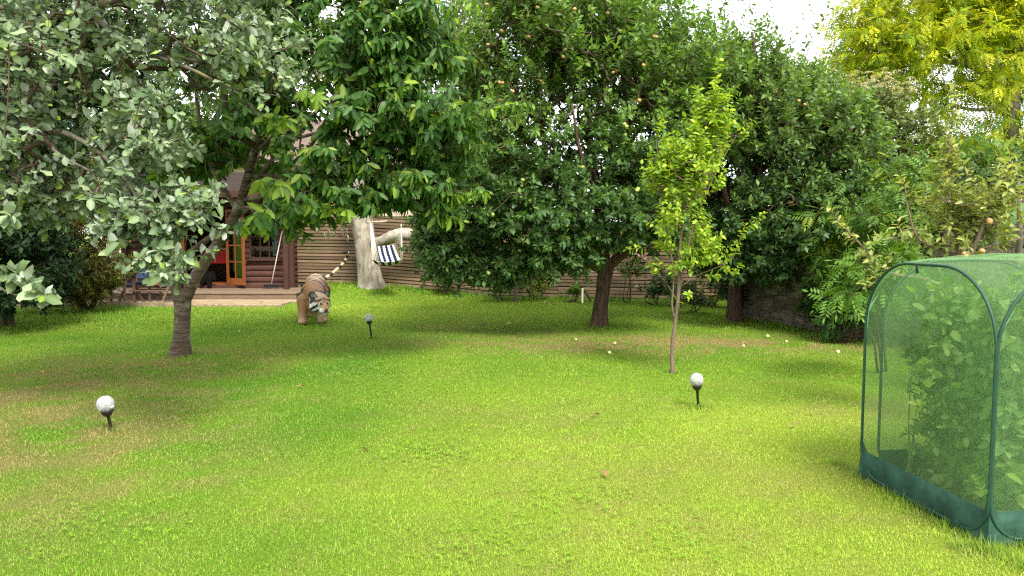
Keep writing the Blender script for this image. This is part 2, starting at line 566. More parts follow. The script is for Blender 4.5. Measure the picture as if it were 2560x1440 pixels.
# ------------------------------------------------------------------ leaves
def leaf_template(w=0.5, wide_at=0.45, curl=0.15, fold=0.18, tip=1.0, simple=False, wave=0.0):
    """Leaf blade, length 1 along x, y across, z up. Returns V, tris."""
    if simple:
        V = np.array([[0, 0, 0], [wide_at, w / 2, fold * w / 2 - curl * wide_at ** 2], [1, 0, -curl], [wide_at, -w / 2, fold * w / 2 - curl * wide_at ** 2], [wide_at, 0, -curl * wide_at ** 2]])
        return V, np.array([[0, 4, 1], [4, 2, 1], [0, 3, 4], [3, 2, 4]])
    a, b_ = wide_at * 0.55, wide_at + (1 - wide_at) * 0.45
    wa, wb = w * 0.44, w * 0.40
    z = lambda x, y: -curl * x * x + fold * abs(y)
    V = np.array([[0, 0, 0],
                  [a, wa, z(a, wa) + wave * .04], [b_, wb, z(b_, wb) - wave * .05], [tip, 0, -curl * tip * tip],
                  [b_, -wb, z(b_, wb) + wave * .05], [a, -wa, z(a, wa) - wave * .03],
                  [a, 0, -curl * a * a], [b_, 0, -curl * b_ * b_]])
    T = np.array([[0, 6, 1], [0, 5, 6], [6, 7, 2], [6, 2, 1], [5, 4, 7], [5, 7, 6], [7, 3, 2], [4, 3, 7]])
    return V, T


def round_template(w=0.75, curl=0.1, fold=0.15, wave=1.0, seed=0):
    """Broad obovate leaf with a wavy margin."""
    r_ = np.random.default_rng(seed)
    xs_ = [0.22, 0.45, 0.70, 0.90]
    ws_ = [0.20, 0.40, 0.50, 0.32]
    V = [[0, 0, 0]]
    for x, ww in zip(xs_, ws_): V.append([x, ww * w, -curl * x * x + fold * ww * w + wave * (r_.random() - .5) * .14])
    V.append([1.0, 0, -curl])
    for x, ww in zip(xs_[::-1], ws_[::-1]): V.append([x, -ww * w, -curl * x * x + fold * ww * w + wave * (r_.random() - .5) * .14])
    V += [[0.40, 0, -curl * .16], [0.75, 0, -curl * .56]]
    T = [[0, 10, 1], [1, 10, 2], [10, 11, 2], [2, 11, 3], [3, 11, 4], [4, 11, 5], [5, 11, 6], [6, 11, 7], [7, 11, 8], [8, 11, 10], [8, 10, 9], [9, 10, 0]]
    return np.array(V, float), np.array(T)


def pinnate_template(n=5, w=0.32, lw=0.34, droop=0.25):
    """A compound leaf: pairs of leaflets along a stalk."""
    V, T = [], []
    def lf(bx, ang, ln, bz):
        c, s = math.cos(ang), math.sin(ang)
        base = len(V)
        for (x, y) in ((0, 0), (.45, lw / 2), (1, 0), (.45, -lw / 2)):
            u, v = x * ln, y * ln
            X = bx + u * c - v * s; Y = u * s + v * c
            V.append([X, Y, bz - 0.25 * u * u / max(ln, .01) - droop * .4 * (X - bx)])
        T.extend([[base, base + 2, base + 1], [base, base + 3, base + 2]])
    for i in range(n):
        x = 0.18 + 0.72 * i / n
        ln = w * (0.8 + 0.35 * math.sin(math.pi * (i + .7) / n))
        lf(x, 1.05, ln, -droop * x * x); lf(x, -1.05, ln, -droop * x * x)
    lf(0.9, 0.0, w, -droop * .81)
    return np.array(V, float), np.array(T)


def rib(TV):
    """Leaves are paler along the midrib than at the margin."""
    return np.where(np.abs(TV[:, 1]) < 1e-6, 1.28, 0.90)


def norm(a): return a / (np.linalg.norm(a, axis=-1, keepdims=True) + 1e-9)


def frames(D, Nrm):
    D = norm(D)
    N_ = norm(Nrm - D * np.sum(Nrm * D, 1, keepdims=True))
    return D, np.cross(N_, D), N_


def leaves_mesh(name, P, D, Nrm, S, C, temps):
    """Batch all leaves into one mesh; temps = list of templates, picked at random."""
    D, B, N_ = frames(D, Nrm)
    pick = rng.integers(0, len(temps), len(P))
    Vs, Fs, Cs, off = [], [], [], 0
    for k, (TV, TT) in enumerate(temps):
        i = np.where(pick == k)[0]
        if len(i) == 0: continue
        s = S[i][:, None, None]
        V = P[i][:, None, :] + s * (TV[None, :, 0:1] * D[i][:, None, :] + TV[None, :, 1:2] * B[i][:, None, :] + TV[None, :, 2:3] * N_[i][:, None, :])
        nv = len(TV)
        Fs.append((TT[None] + (np.arange(len(i)) * nv)[:, None, None] + off).reshape(-1, 3))
        Vs.append(V.reshape(-1, 3)); Cs.append((C[i][:, None, :] * rib(TV)[None, :, None]).reshape(-1, 3)); off += len(i) * nv
    return mesh_np(name, np.vstack(Vs), np.vstack(Fs), np.vstack(Cs))


def single_leaves(parent, P, D, Nrm, S, C, temps, mat, name="leaf"):
    """Each leaf an object of its own, sharing a small set of meshes."""
    D, B, N_ = frames(D, Nrm)
    lib = {}
    q = np.argsort(C[:, 0] + C[:, 1])
    tone = np.empty(len(C), int)
    tone[q] = (np.arange(len(C)) * 5 // max(1, len(C)))
    tcol = [C[tone == k].mean(0) if (tone == k).any() else C.mean(0) for k in range(5)]
    for i in range(len(P)):
        t = int(rng.integers(0, len(temps))); k = (t, int(tone[i]))
        if k not in lib:
            me = mesh_np(name, temps[t][0], temps[t][1], tcol[k[1]][None] * rib(temps[t][0])[:, None])
            me.materials.append(mat); lib[k] = me
        o = bpy.data.objects.new(name, lib[k])
        COL.objects.link(o)
        s = S[i]
        Mx = Matrix(((D[i][0] * s, B[i][0] * s, N_[i][0] * s, P[i][0]), (D[i][1] * s, B[i][1] * s, N_[i][1] * s, P[i][1]),
                     (D[i][2] * s, B[i][2] * s, N_[i][2] * s, P[i][2]), (0, 0, 0, 1)))
        o.matrix_basis = Mx
        par(o, parent)


def in_view_score(P, S):
    """How large a leaf shows in the photograph."""
    s, c = math.sin(PITCH), math.cos(PITCH)
    d = P - np.array([0, 0, CAMH])
    zf = d[:, 1] * c - d[:, 2] * s
    u = d[:, 0] / zf * F_PX + 1280
    v = 720 - (d[:, 1] * s + d[:, 2] * c) / zf * F_PX
    ok = (zf > .3) & (u > 5) & (u < 2555) & (v > 5) & (v < 1435)
    return np.where(ok, S / zf, 0)


class Tree:
    """Skeleton of nodes; limbs are drawn by hand, twigs grow to reach the foliage."""
    def __init__(self, name, base):
        self.root = empty(name, base)
        self.pos, self.par_, self.rad, self.lim = [], [], [], []
        self.limbs = []
        self.tw = []          # (start, dir, length, node)
    def limb(self, pts, n=5, parent_limb=True):
        """pts: list of (px, py, Z, radius)"""
        P = np.array([at(*p[:3]) for p in pts]); R = np.array([p[3] for p in pts])
        C = catmull(P, n); r = np.interp(np.linspace(0, 1, len(C)), np.linspace(0, 1, len(R)), R)
        self.limbs.append((C, r))
        pr = -1
        if self.pos:
            d = np.linalg.norm(np.array(self.pos) - C[0], axis=1); pr = int(np.argmin(d))
        for i in range(len(C)):
            self.pos.append(C[i]); self.par_.append(pr if i == 0 else len(self.pos) - 2); self.rad.append(r[i])
        return C
    def reach(self, targets, droop=0.0, jitter=0.06):
        """Join every target point to the nearest part of the skeleton by a curved branch."""
        base = len(self.pos)
        cap = base + len(targets) * 5
        A = np.zeros((cap, 3)); A[:base] = self.pos; n = base
        hub = A[:base].mean(0)
        order = np.argsort(np.linalg.norm(targets - hub, axis=1))
        ends = {}
        self.edges = []
        for t in order:
            T = targets[t]
            d = np.linalg.norm(A[:n] - T, axis=1)
            k = int(np.argmin(d)); p0 = A[k]; L = d[k]
            m = 1 if L < 0.15 else (2 if L < .5 else 4)
            prev = k
            mid = (p0 + T) / 2 + rng.normal(0, jitter, 3) * L + np.array([0, 0, -droop * L])
            for s in range(1, m + 1):
                u = s / m
                q = (1 - u) ** 2 * p0 + 2 * u * (1 - u) * mid + u * u * T
                A[n] = q; self.pos.append(q); self.par_.append(prev); self.rad.append(0); self.edges.append((prev, n)); prev = n; n += 1
            ends[t] = prev
        self.ends = ends
        return ends
    def finish(self, mat, mat_twig, tips, rt=0.0035, rmax=0.05, n=14, wob=0.08, flute=0.12):
        """tips: list of (node, P0, dir, len): leafy shoots."""
        cnt = np.zeros(len(self.pos))
        edges = [(p, i) for i, p in enumerate(self.par_) if p >= 0 and self.rad[i] == 0]
        for k, *_ in tips: cnt[k] += 1
        for i in range(len(self.pos) - 1, -1, -1):
            p = self.par_[i]
            if p >= 0: cnt[p] += cnt[i]
        r = np.minimum(rt * np.maximum(cnt, 1) ** 0.42, rmax)
        P = np.array(self.pos)
        A, B, ra, rb = [], [], [], []
        for p, i in edges:
            A.append(P[p]); B.append(P[i]); ra.append(min(r[p], r[i] * 1.5)); rb.append(r[i])
        for k, P0, d, L in tips:
            mid = P0 + d * L * .5
            A.append(P0); B.append(P0 + d * L); ra.append(rt); rb.append(rt * .4)
        A, B, ra, rb = map(np.array, (A, B, ra, rb))
        sides = 4 if len(tips) < 600 else 3
        D = norm(B - A)
        ref = np.where(np.abs(D[:, 2:3]) < .9, np.array([[0, 0, 1.0]]), np.array([[1.0, 0, 0]]))
        U = norm(np.cross(D, ref)); W = np.cross(D, U)
        ang = np.arange(sides) * 2 * math.pi / sides
        ring = np.cos(ang)[None, :, None] * U[:, None, :] + np.sin(ang)[None, :, None] * W[:, None, :]
        V = np.concatenate([A[:, None] + ra[:, None, None] * ring, B[:, None] + rb[:, None, None] * ring], 1).reshape(-1, 3)
        k = np.arange(sides); q = np.stack([k, (k + 1) % sides, (k + 1) % sides + sides, k + sides], 1)
        Fq = (q[None] + (np.arange(len(A)) * 2 * sides)[:, None, None]).reshape(-1, 4)
        o = link("twigs", mesh_np("twigs", V, Fq, None, True), mat_twig, self.root)
        o["kind"] = "stuff"
        for j, (C, rr) in enumerate(self.limbs):
            V, Fc = tube_vf(C, rr, n if rr.max() > .04 else 8, True, wob, j, flute if j == 0 else 0)
            link("trunk" if j == 0 else "limb", mesh_py("limb", V, Fc, True), mat, self.root)


def ell(px, py, Z, rx, ry, rz):
    c = at(px, py, Z); k = Z / F_PX
    return c, np.array([rx * k, rz, ry * k])


def fill(ells, n, bias=0.45, gap=0.0, gs=1.3, seed=0, avoid=None):
    """n points spread through a union of ellipsoids, thinned by noise so that clumps and gaps form."""
    r_ = np.random.default_rng(seed)
    vol = np.array([np.prod(e[1]) for e in ells]) ** 0.8
    out = []
    while len(out) < n:
        e = ells[r_.choice(len(ells), p=vol / vol.sum())]
        d = r_.normal(size=3); d /= np.linalg.norm(d)
        rr = r_.random() ** bias
        p = e[0] + d * e[1] * rr
        if p[2] < 0.15: continue
        if gap > 0 and mnoise.noise(Vector(p * gs) + Vector((seed * 3.1, 0, 0))) < -0.35 + gap: continue
        if avoid is not None and avoid(p): continue
        out.append(p)
    return np.array(out)


def to_px(p):
    s, c = math.sin(PITCH), math.cos(PITCH)
    d = np.asarray(p) - np.array([0, 0, CAMH])
    zf = d[1] * c - d[2] * s
    return d[0] / zf * F_PX + 1280, 720 - (d[1] * s + d[2] * c) / zf * F_PX


def shoots_to_leaves(tips, per, size, spread=0.8, along=0.5, droop=0.2, upn=1.0, seed=0, t0=0.15, jit=0.35):
    """Alternate leaves along each shoot. Returns P, D, N, S, shoot index, t along."""
    r_ = np.random.default_rng(seed)
    P, D, Nn, S, I, Tt = [], [], [], [], [], []
    g = np.array([0, 0, -1.0]); up = np.array([0, 0, 1.0])
    for j, (k, p0, d, L) in enumerate(tips):
        ref = np.array([0, 0, 1.0]) if abs(d[2]) < .85 else np.array([1.0, 0, 0])
        a = np.cross(d, ref); a /= np.linalg.norm(a); b = np.cross(d, a)
        m = max(3, int(round(per * (0.7 + .6 * r_.random()))))
        ph = r_.random() * 6.28
        for i in range(m):
            t = t0 + (1 - t0) * (i + .5 * r_.random()) / m
            an = ph + i * 2.4
            o = math.cos(an) * a + math.sin(an) * b
            dd = o * spread + d * (along + .6 * (t > .9)) + g * droop + r_.normal(0, jit * .5, 3)
            nn = up * upn + d * .3 + r_.normal(0, jit, 3)
            P.append(p0 + d * L * t + o * .004); D.append(dd); Nn.append(nn)
            S.append(size * (0.65 + .55 * r_.random()) * (1 - .25 * (t > .92))); I.append(j); Tt.append(t)
    return tuple(map(np.array, (P, D, Nn, S, I, Tt)))


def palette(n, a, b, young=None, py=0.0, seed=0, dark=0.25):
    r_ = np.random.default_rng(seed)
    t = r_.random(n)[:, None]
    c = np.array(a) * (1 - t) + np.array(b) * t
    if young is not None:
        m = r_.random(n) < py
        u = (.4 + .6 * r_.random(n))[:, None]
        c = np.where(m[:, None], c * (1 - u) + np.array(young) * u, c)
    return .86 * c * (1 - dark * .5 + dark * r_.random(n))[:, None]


def put_leaves(root, P, D, N_, S, C, temps, mat, singles=300, name="crown"):
    sc = in_view_score(P, S)
    order = np.argsort(-sc)
    near = order[:singles][sc[order[:singles]] > 0]
    mask = np.ones(len(P), bool); mask[near] = False
    if mask.any():
        o = link(name, leaves_mesh(name, P[mask], D[mask], N_[mask], S[mask], C[mask], temps), mat, root)
        o["kind"] = "stuff"
    if len(near):
        single_leaves(root, P[near], D[near], N_[near], S[near], C[near], temps, mat)


def tip_list(tree, targets, dirs, lens):
    return [(tree.ends[i], targets[i], dirs[i], lens[i]) for i in range(len(targets))]


def out_dirs(T, centre, out=0.7, up=0.4, rnd=0.35, seed=0, down=0.0):
    r_ = np.random.default_rng(seed)
    o = norm(T - np.asarray(centre))
    return norm(o * out + np.array([0, 0, up - down]) + r_.normal(0, rnd, T.shape))

# ------------------------------------------------------------------ slatted fence
FA, FB = np.array([-5.38, 19.05]), np.array([7.0, 16.4])        # line of the fence on the ground
fdir = (FB - FA) / np.linalg.norm(FB - FA)
fang = math.atan2(fdir[1], fdir[0])
flen = np.linalg.norm(FB - FA)
fence = empty("slat_fence", (FA[0], FA[1], 0.0))
tag(fence, "brown timber fence of narrow horizontal slats behind the lawn", "fence")
M["tar"] = wood("tarred_board", (.018, .013, .010), (.04, .03, .022), 2)  # near-black colour standing in for the shade between slats
PANEL, NS, PITCH_S = 1.65, 21, 0.0815
slat_me = [box_mesh("slat", PANEL - 0.008, 0.022, 0.0615, 0.003) for _ in range(3)]
for me in slat_me: me.materials.append(M["fence"])
npan = int(flen / PANEL) + 1
def fence_z(x): return .04 + .25 * float(sstep(.8, -4.6, np.array(x)))
fnorm = np.array([-fdir[1], fdir[0]])
for j in range(npan):
    c = FA + fdir * PANEL * (j + 0.5)
    z0 = fence_z(c[0]); rk = (fence_z(c[0] - .5 * fdir[0]) - fence_z(c[0] + .5 * fdir[0]))
    for i in range(NS):
        o = bpy.data.objects.new("slat", slat_me[(i + j) % 3])
        COL.objects.link(o)
        o.location = (c[0] + random.uniform(-.003, .003), c[1], z0 + 0.04 + i * PITCH_S + random.uniform(-.004, .004))
        o.rotation_euler = (random.uniform(-.04, .04), rk + random.uniform(-.0012, .0012), fang)
        par(o, fence)
    e = FA + fdir * PANEL * j + fnorm * 0.055
    box("post", (0.09, 0.06, 1.95), (e[0], e[1], z0 + 0.80), M["fence"], fence, rz=fang)
    bk = c + fnorm * 0.10
    box("back_board", (PANEL - .01, .012, 1.72), (bk[0], bk[1], z0 + .84), M["tar"], fence, rz=fang)  # dark sheet added behind the slats so the gaps look shaded
    m_ = c + fnorm * 0.03
    box("batten", (0.045, 0.03, 1.7), (m_[0], m_[1], z0 + 0.86), M["fence"], fence, rz=fang)

# ------------------------------------------------------------------ garden cabin
CF = 18.8                                   # front wall
FLOOR = 0.26
cx0, cx1 = -9.6, -5.42
cab = empty("garden_cabin", ((cx0 + cx1) / 2, CF, 0.0))
tag(cab, "dark brown timber garden cabin with glazed doors standing open", "cabin")
EAVE, RIDGE, BACK = 2.42, 3.05, CF + 3.0
DX0, DX1 = -8.05, -7.02                     # doorway
WX0, WX1, WZ0, WZ1 = -6.48, -5.72, 0.88, 1.98


def logs(x0, x1, z0, z1, y, name="log", ax='x'):
    h = 0.145
    n_ = int(round((z1 - z0) / h)); h = (z1 - z0) / n_
    L = x1 - x0
    V, Fc = [], []
    k = 7
    for s in (-L / 2, L / 2):
        for a in range(k):
            t = math.pi * a / (k - 1)
            V.append((s, -0.04 * math.sin(t) ** .7, -h / 2 * math.cos(t) * 0.985))
    for a in range(k - 1): Fc.append((a, k + a, k + a + 1, a + 1))
    Fc += [tuple(range(k - 1, -1, -1)), tuple(range(k, 2 * k)), (0, k - 1, 2 * k - 1, k)]
    me = mesh_py("log", V, Fc); me.materials.append(M["clad"])
    for i in range(n_):
        o = bpy.data.objects.new("log", me); COL.objects.link(o)
        if ax == 'x': o.location = ((x0 + x1) / 2, y, z0 + h * (i + .5))
        else:
            o.location = (y, (x0 + x1) / 2, z0 + h * (i + .5)); o.rotation_euler = (0, 0, math.pi / 2)
        par(o, cab)


logs(cx0, DX0 - .9, FLOOR - .1, EAVE, CF)
logs(DX0 - .9, DX0 - .06, 2.12, EAVE, CF)
logs(DX0 - .06, DX1 + .06, 2.12, EAVE, CF)
logs(DX1 + .06, WX0, FLOOR - .1, EAVE, CF)
logs(WX0, WX1, FLOOR - .1, WZ0, CF)
logs(WX0, WX1, WZ1, EAVE, CF)
logs(WX1, cx1, FLOOR - .1, EAVE, CF)
logs(DX0 - .9, DX0 - .06, FLOOR - .1, 0.62, CF)
logs(CF, BACK, FLOOR - .1, EAVE, cx1, ax='y')
box("back_wall", (cx1 - cx0, 0.05, EAVE - .1), ((cx0 + cx1) / 2, BACK, EAVE / 2 + .05), M["inside"], cab)
box("side_wall", (0.05, 2.9, EAVE - .1), (cx0 + .03, CF + 1.5, EAVE / 2 + .05), M["inside"], cab)
box("lining", (0.03, 2.9, EAVE - .1), (cx1 - .03, CF + 1.5, EAVE / 2 + .05), M["inside"], cab)
box("floor", (cx1 - cx0 - .1, 2.9, 0.06), ((cx0 + cx1) / 2, CF + 1.5, FLOOR - .03), M["orange_wood"], cab)
box("ceiling", (cx1 - cx0 - .1, 2.9, 0.04), ((cx0 + cx1) / 2, CF + 1.5, EAVE - .02), M["inside"], cab)
for x in (cx1 - .03, cx0 + .05):
    box("corner_post", (0.13, 0.13, EAVE - .1), (x, CF - .03, EAVE / 2 + .06), M["dark_wood"], cab)
box("verandah_post", (0.115, 0.115, EAVE - .12), (cx1 + 0.02, CF - .62, EAVE / 2 + .07), M["dark_wood"], cab)
box("fascia", (cx1 - cx0 + .5, 0.04, 0.16), ((cx0 + cx1) / 2, CF - .86, EAVE + .02), M["dark_wood"], cab)
# pitched felt roof
my = (CF - .84 + BACK + .3) / 2
for sgn, ya, yb in ((1, CF - .84, my), (-1, my, BACK + .3)):
    za, zb = (EAVE, RIDGE) if sgn == 1 else (RIDGE, EAVE)
    V = []
    for dz in (0, .06):
        V += [(cx0 - .25, ya, za + dz), (cx1 + .25, ya, za + dz), (cx1 + .25, yb, zb + dz), (cx0 - .25, yb, zb + dz)]
    link("roof", mesh_py("roof", V, [(0, 3, 2, 1), (4, 5, 6, 7), (0, 1, 5, 4), (1, 2, 6, 5), (2, 3, 7, 6), (3, 0, 4, 7)]), M.setdefault("felt", plain("roof_felt", (0.035, 0.026, 0.022), .9, .1, .2, 8)), cab)
V = [(cx1, CF, EAVE), (cx1, BACK, EAVE), (cx1, my, RIDGE - .02)]
V += [(x + .05, y, z) for x, y, z in V]
link("gable", mesh_py("gable", V, [(0, 1, 2), (5, 4, 3), (0, 3, 4, 1), (1, 4, 5, 2), (2, 5, 3, 0)]), M["clad"], cab)
# door frame
for x in (DX0 - .03, DX1 + .03):
    box("door_frame", (0.06, 0.11, 1.86), (x, CF - .01, FLOOR + .93), M["dark_wood"], cab)
box("door_frame", (DX1 - DX0 + .12, 0.11, 0.06), ((DX0 + DX1) / 2, CF - .01, FLOOR + 1.89), M["dark_wood"], cab)
box("threshold", (DX1 - DX0 + .1, 0.2, 0.05), ((DX0 + DX1) / 2, CF - .09, FLOOR - .035), M["clad"], cab)


def glazed(name, w, h, cols, rows, mat, kick=0.0, stile=0.075):
    """Frame with glazing bars in the local xz plane, hinge at x = 0. Returns mesh and pane rectangles."""
    bm = bmesh.new()
    def b(x0, x1, z0, z1, t=0.042):
        r = bmesh.ops.create_cube(bm, size=1.0)
        bmesh.ops.scale(bm, vec=(x1 - x0, t, z1 - z0), verts=r['verts'])
        bmesh.ops.translate(bm, vec=((x0 + x1) / 2, 0, (z0 + z1) / 2), verts=r['verts'])
    s = stile
    b(0, s, 0, h); b(w - s, w, 0, h); b(s, w - s, h - s, h, .040); b(s, w - s, 0, s + kick, .040)
    iw, ih = w - 2 * s, h - 2 * s - kick
    zb = s + kick
    for c in range(1, cols): x = s + iw * c / cols; b(x - .013, x + .013, zb, h - s, .034)
    for r_ in range(1, rows): z = zb + ih * r_ / rows; b(s, w - s, z - .013, z + .013, .030)
    me = bpy.data.meshes.new(name); bm.to_mesh(me); bm.free()
    me.materials.append(mat)
    panes = [(s + iw * c / cols, s + iw * (c + 1) / cols, zb + ih * r_ / rows, zb + ih * (r_ + 1) / rows) for c in range(cols) for r_ in range(rows)]
    return me, panes


def add_glazed(name, me, panes, loc, rz, parent):
    o = link(name, me); o.location = loc; o.rotation_euler = (0, 0, rz); par(o, parent)
    for (a, b_, c, d) in panes:
        pm = box_mesh("pane", b_ - a - .002, 0.005, d - c - .002)
        p = link("pane", pm, M["glass"], o, True); p.location = ((a + b_) / 2, 0, (c + d) / 2)
    return o


me, pn = glazed("door", 0.66, 1.84, 2, 4, M["orange_wood"], kick=0.09)
add_glazed("door", me, pn, (DX1 + .0, CF - .09, FLOOR + .0), math.radians(-32), cab)
me, pn = glazed("door", 0.66, 1.84, 2, 4, M["orange_wood"], kick=0.09)
d2 = add_glazed("door", me, pn, (DX0 - .01, CF - .09, FLOOR + .0), math.radians(180 + 28), cab)
me, pn = glazed("window", WX1 - WX0, WZ1 - WZ0, 3, 4, M["dark_wood"], stile=.05)
add_glazed("window", me, pn, (WX0, CF - .02, WZ0), 0, cab)
box("window_sill", (WX1 - WX0 + .1, 0.1, 0.04), ((WX0 + WX1) / 2, CF - .06, WZ0 - .02), M["dark_wood"], cab)
me, pn = glazed("window", 0.82, 1.46, 2, 4, M["dark_wood"], stile=.05)
add_glazed("window", me, pn, (DX0 - .89, CF - .02, .64), 0, cab)

# things inside and in front of the cabin
t = empty("workbench", (-7.1, CF + .9, FLOOR))
tag(t, "bright red bench with metal top inside the cabin doorway", "bench")
box("top", (1.2, .6, .05), (-7.25, CF + .9, FLOOR + .86), M["grey"], t)
box("front_panel", (1.2, .04, .34), (-7.25, CF + .6, FLOOR + .66), M["red"], t)
for x in (-7.8, -6.72):
    for y in (CF + .64, CF + 1.15): box("leg", (.05, .05, .84), (x, y, FLOOR + .42), M["black"], t)
t = empty("wall_shelf", (-7.3, CF + 2.6, FLOOR))
tag(t, "grey shelf on the back wall of the cabin above the red bench", "shelf")
box("board", (1.4, .3, .03), (-7.3, CF + 2.6, 1.35), M["grey"], t)
for x in (-7.9, -6.7): box("bracket", (.03, .26, .18), (x, CF + 2.6, 1.25), M["grey"], t)
t = empty("storage_box", (-7.2, CF + 1.9, FLOOR))
tag(t, "dark grey storage box on the cabin floor beyond the bench", "box")
box("body", (.7, .5, .45), (-7.2, CF + 1.9, FLOOR + .225), plain("slate_plastic", (.04, .05, .07), .6), t)
box("lid", (.74, .54, .05), (-7.2, CF + 1.9, FLOOR + .476), M["black"], t)
t = empty("window_bench", (-6.1, CF + .5, FLOOR))
tag(t, "pale pine bench top seen through the cabin window", "bench")
box("top", (.9, .4, .09), (-6.1, CF + .5, 1.12), M["pale_wood"], t)
for x in (-6.5, -5.7): box("leg", (.07, .35, .8), (x, CF + .5, FLOOR + .41), M["pale_wood"], t)
o = link("curtain", mesh_py("curtain", [(-5.95 + .24 * i / 12, CF + .12 + .018 * (i % 2), z) for z in (.95, 1.95) for i in range(13)], [(i, i + 1, 14 + i, 13 + i) for i in range(12)]), M["white"])
o.data.materials.clear(); o.data.materials.append(plain("curtain_cloth", (.45, .47, .46), .9, .1))
sm = o.modifiers.new("thick", 'SOLIDIFY'); sm.thickness = .004
tag(o, "pale grey curtain hanging behind the cabin window", "curtain")

# verandah deck
dk = empty("deck", (-7.6, 17.9, 0))
tag(dk, "weathered timber deck step in front of the cabin", "deck")
DY0, DY1, DXL, DXR = 17.05, CF + .05, -10.2, -4.86
nb = 12
bw = (DY1 - DY0) / nb
bm_ = box_mesh("board", DXR - DXL, bw - .008, .032, .004); bm_.materials.append(M["deck"])
for i in range(nb):
    o = bpy.data.objects.new("board", bm_); COL.objects.link(o)
    o.location = ((DXL + DXR) / 2 + random.uniform(-.01, .01), DY0 + bw * (i + .5), .165 + random.uniform(-.002, .002)); par(o, dk)
box("riser", (DXR - DXL - .02, .04, .13), ((DXL + DXR) / 2, DY0 + .04, .075), M["deck"], dk)
box("riser", (.04, DY1 - DY0 - .1, .13), (DXR - .05, (DY0 + DY1) / 2, .075), M["deck"], dk)
box("step_beam", (2.6, .09, .07), (-7.3, CF - .22, .217), M["clad"], dk)

# patio of slabs and scalloped edging
pt = empty("patio", (-7.5, 16.4, 0))
tag(pt, "worn sandstone paving slabs in front of the cabin deck", "paving", kind="structure")
PX0, PX1, PY0, PY1 = -10.4, -4.75, 15.75, DY0 + .02
rowy = [PY0, PY0 + .46, PY0 + .92, PY1]
for r_ in range(3):
    x = PX0 - (.3 if r_ == 1 else 0)
    while x < PX1 - .1:
        w = random.choice((.6, .6, .75, .45)); w = min(w, PX1 - x)
        if w > .12:
            box("slab", (w - .014, rowy[r_ + 1] - rowy[r_] - .014, .05), (x + w / 2, (rowy[r_] + rowy[r_ + 1]) / 2, .012 + random.uniform(-.004, .004)), M["slab"], pt, rot=(random.uniform(-.006, .006), random.uniform(-.006, .006), random.uniform(-.004, .004)), bev=.008)
        x += w
ed = empty("lawn_edging", (-7.4, PY0, 0))
tag(ed, "scalloped concrete edging between lawn and patio", "edging")


def scallop_mesh():
    V, Fc = [], []
    n_, L, k = 4, .6, 40
    for y in (-.025, .025):
        for i in range(k + 1):
            x = L * i / k
            z = .095 + .04 * abs(math.sin(math.pi * x / (L / n_)))
            V += [(x, y, -.06), (x, y, z)]
    a = 2 * (k + 1)
    for i in range(k):
        p, q = 2 * i, 2 * i + 2
        Fc += [(p, q, q + 1, p + 1), (a + p, a + p + 1, a + q + 1, a + q), (p + 1, q + 1, a + q + 1, a + p + 1)]
    Fc += [(0, 1, a + 1, a), (2 * k, a + 2 * k, a + 2 * k + 1, 2 * k + 1)]
    return mesh_py("edging_block", V, Fc)


sme = scallop_mesh(); sme.materials.append(M["concrete"])
for i in range(9):
    x = -10.3 + .62 * i
    sink = -.03 - .05 * sstep(-7.8, -6.6, x) * 1.0 + random.uniform(-.012, .012)
    o = bpy.data.objects.new("edging_block", sme); COL.objects.link(o)
    o.location = (x, PY0 - .045 + random.uniform(-.015, .015), sink); o.rotation_euler = (random.uniform(-.1, .05), random.uniform(-.02, .02), random.uniform(-.02, .02)); par(o, ed)

# ------------------------------------------------------------------ rubble stone wall on the right
WA, WB = np.array([4.12, 13.75]), np.array([6.0, 8.0])
wd = (WB - WA) / np.linalg.norm(WB - WA); wlen = np.linalg.norm(WB - WA)
wang = math.atan2(wd[1], wd[0]); wnrm = np.array([wd[1], -wd[0]])      # towards the lawn (left)
if wnrm[0] > 0: wnrm = -wnrm
wall = empty("stone_wall", (WA[0], WA[1], 0))
tag(wall, "old dry rubble stone wall in deep shade at the right edge of the lawn", "wall")
WH, WT = 2.0, .42
cc = WA + wd * wlen / 2 - wnrm * (WT / 2 + .03)
box("core", (wlen - .12, WT - .06, WH), (cc[0], cc[1], WH / 2), M["mortar"], wall, rz=wang)


def stone_me(seed):
    r_ = random.Random(seed)
    bm = bmesh.new(); bmesh.ops.create_cube(bm, size=1.0)
    bmesh.ops.subdivide_edges(bm, edges=bm.edges[:], cuts=1, use_grid_fill=True)
    for v in bm.verts:
        l = v.co.length; v.co *= 1 - .22 * max(0, l - .6)
        v.co += Vector((r_.uniform(-.05, .05), r_.uniform(-.08, .08), r_.uniform(-.06, .06)))
    me = bpy.data.meshes.new("stone"); bm.to_mesh(me); bm.free(); me.materials.append(M["stone_var"]); return me


def stonemat():
    m = wood("stone_mix", (0.055, 0.043, 0.030), (0.23, 0.185, 0.135), 0, rough=.95, objvar=.42, stretch=2.0, scale=3.0)
    return m


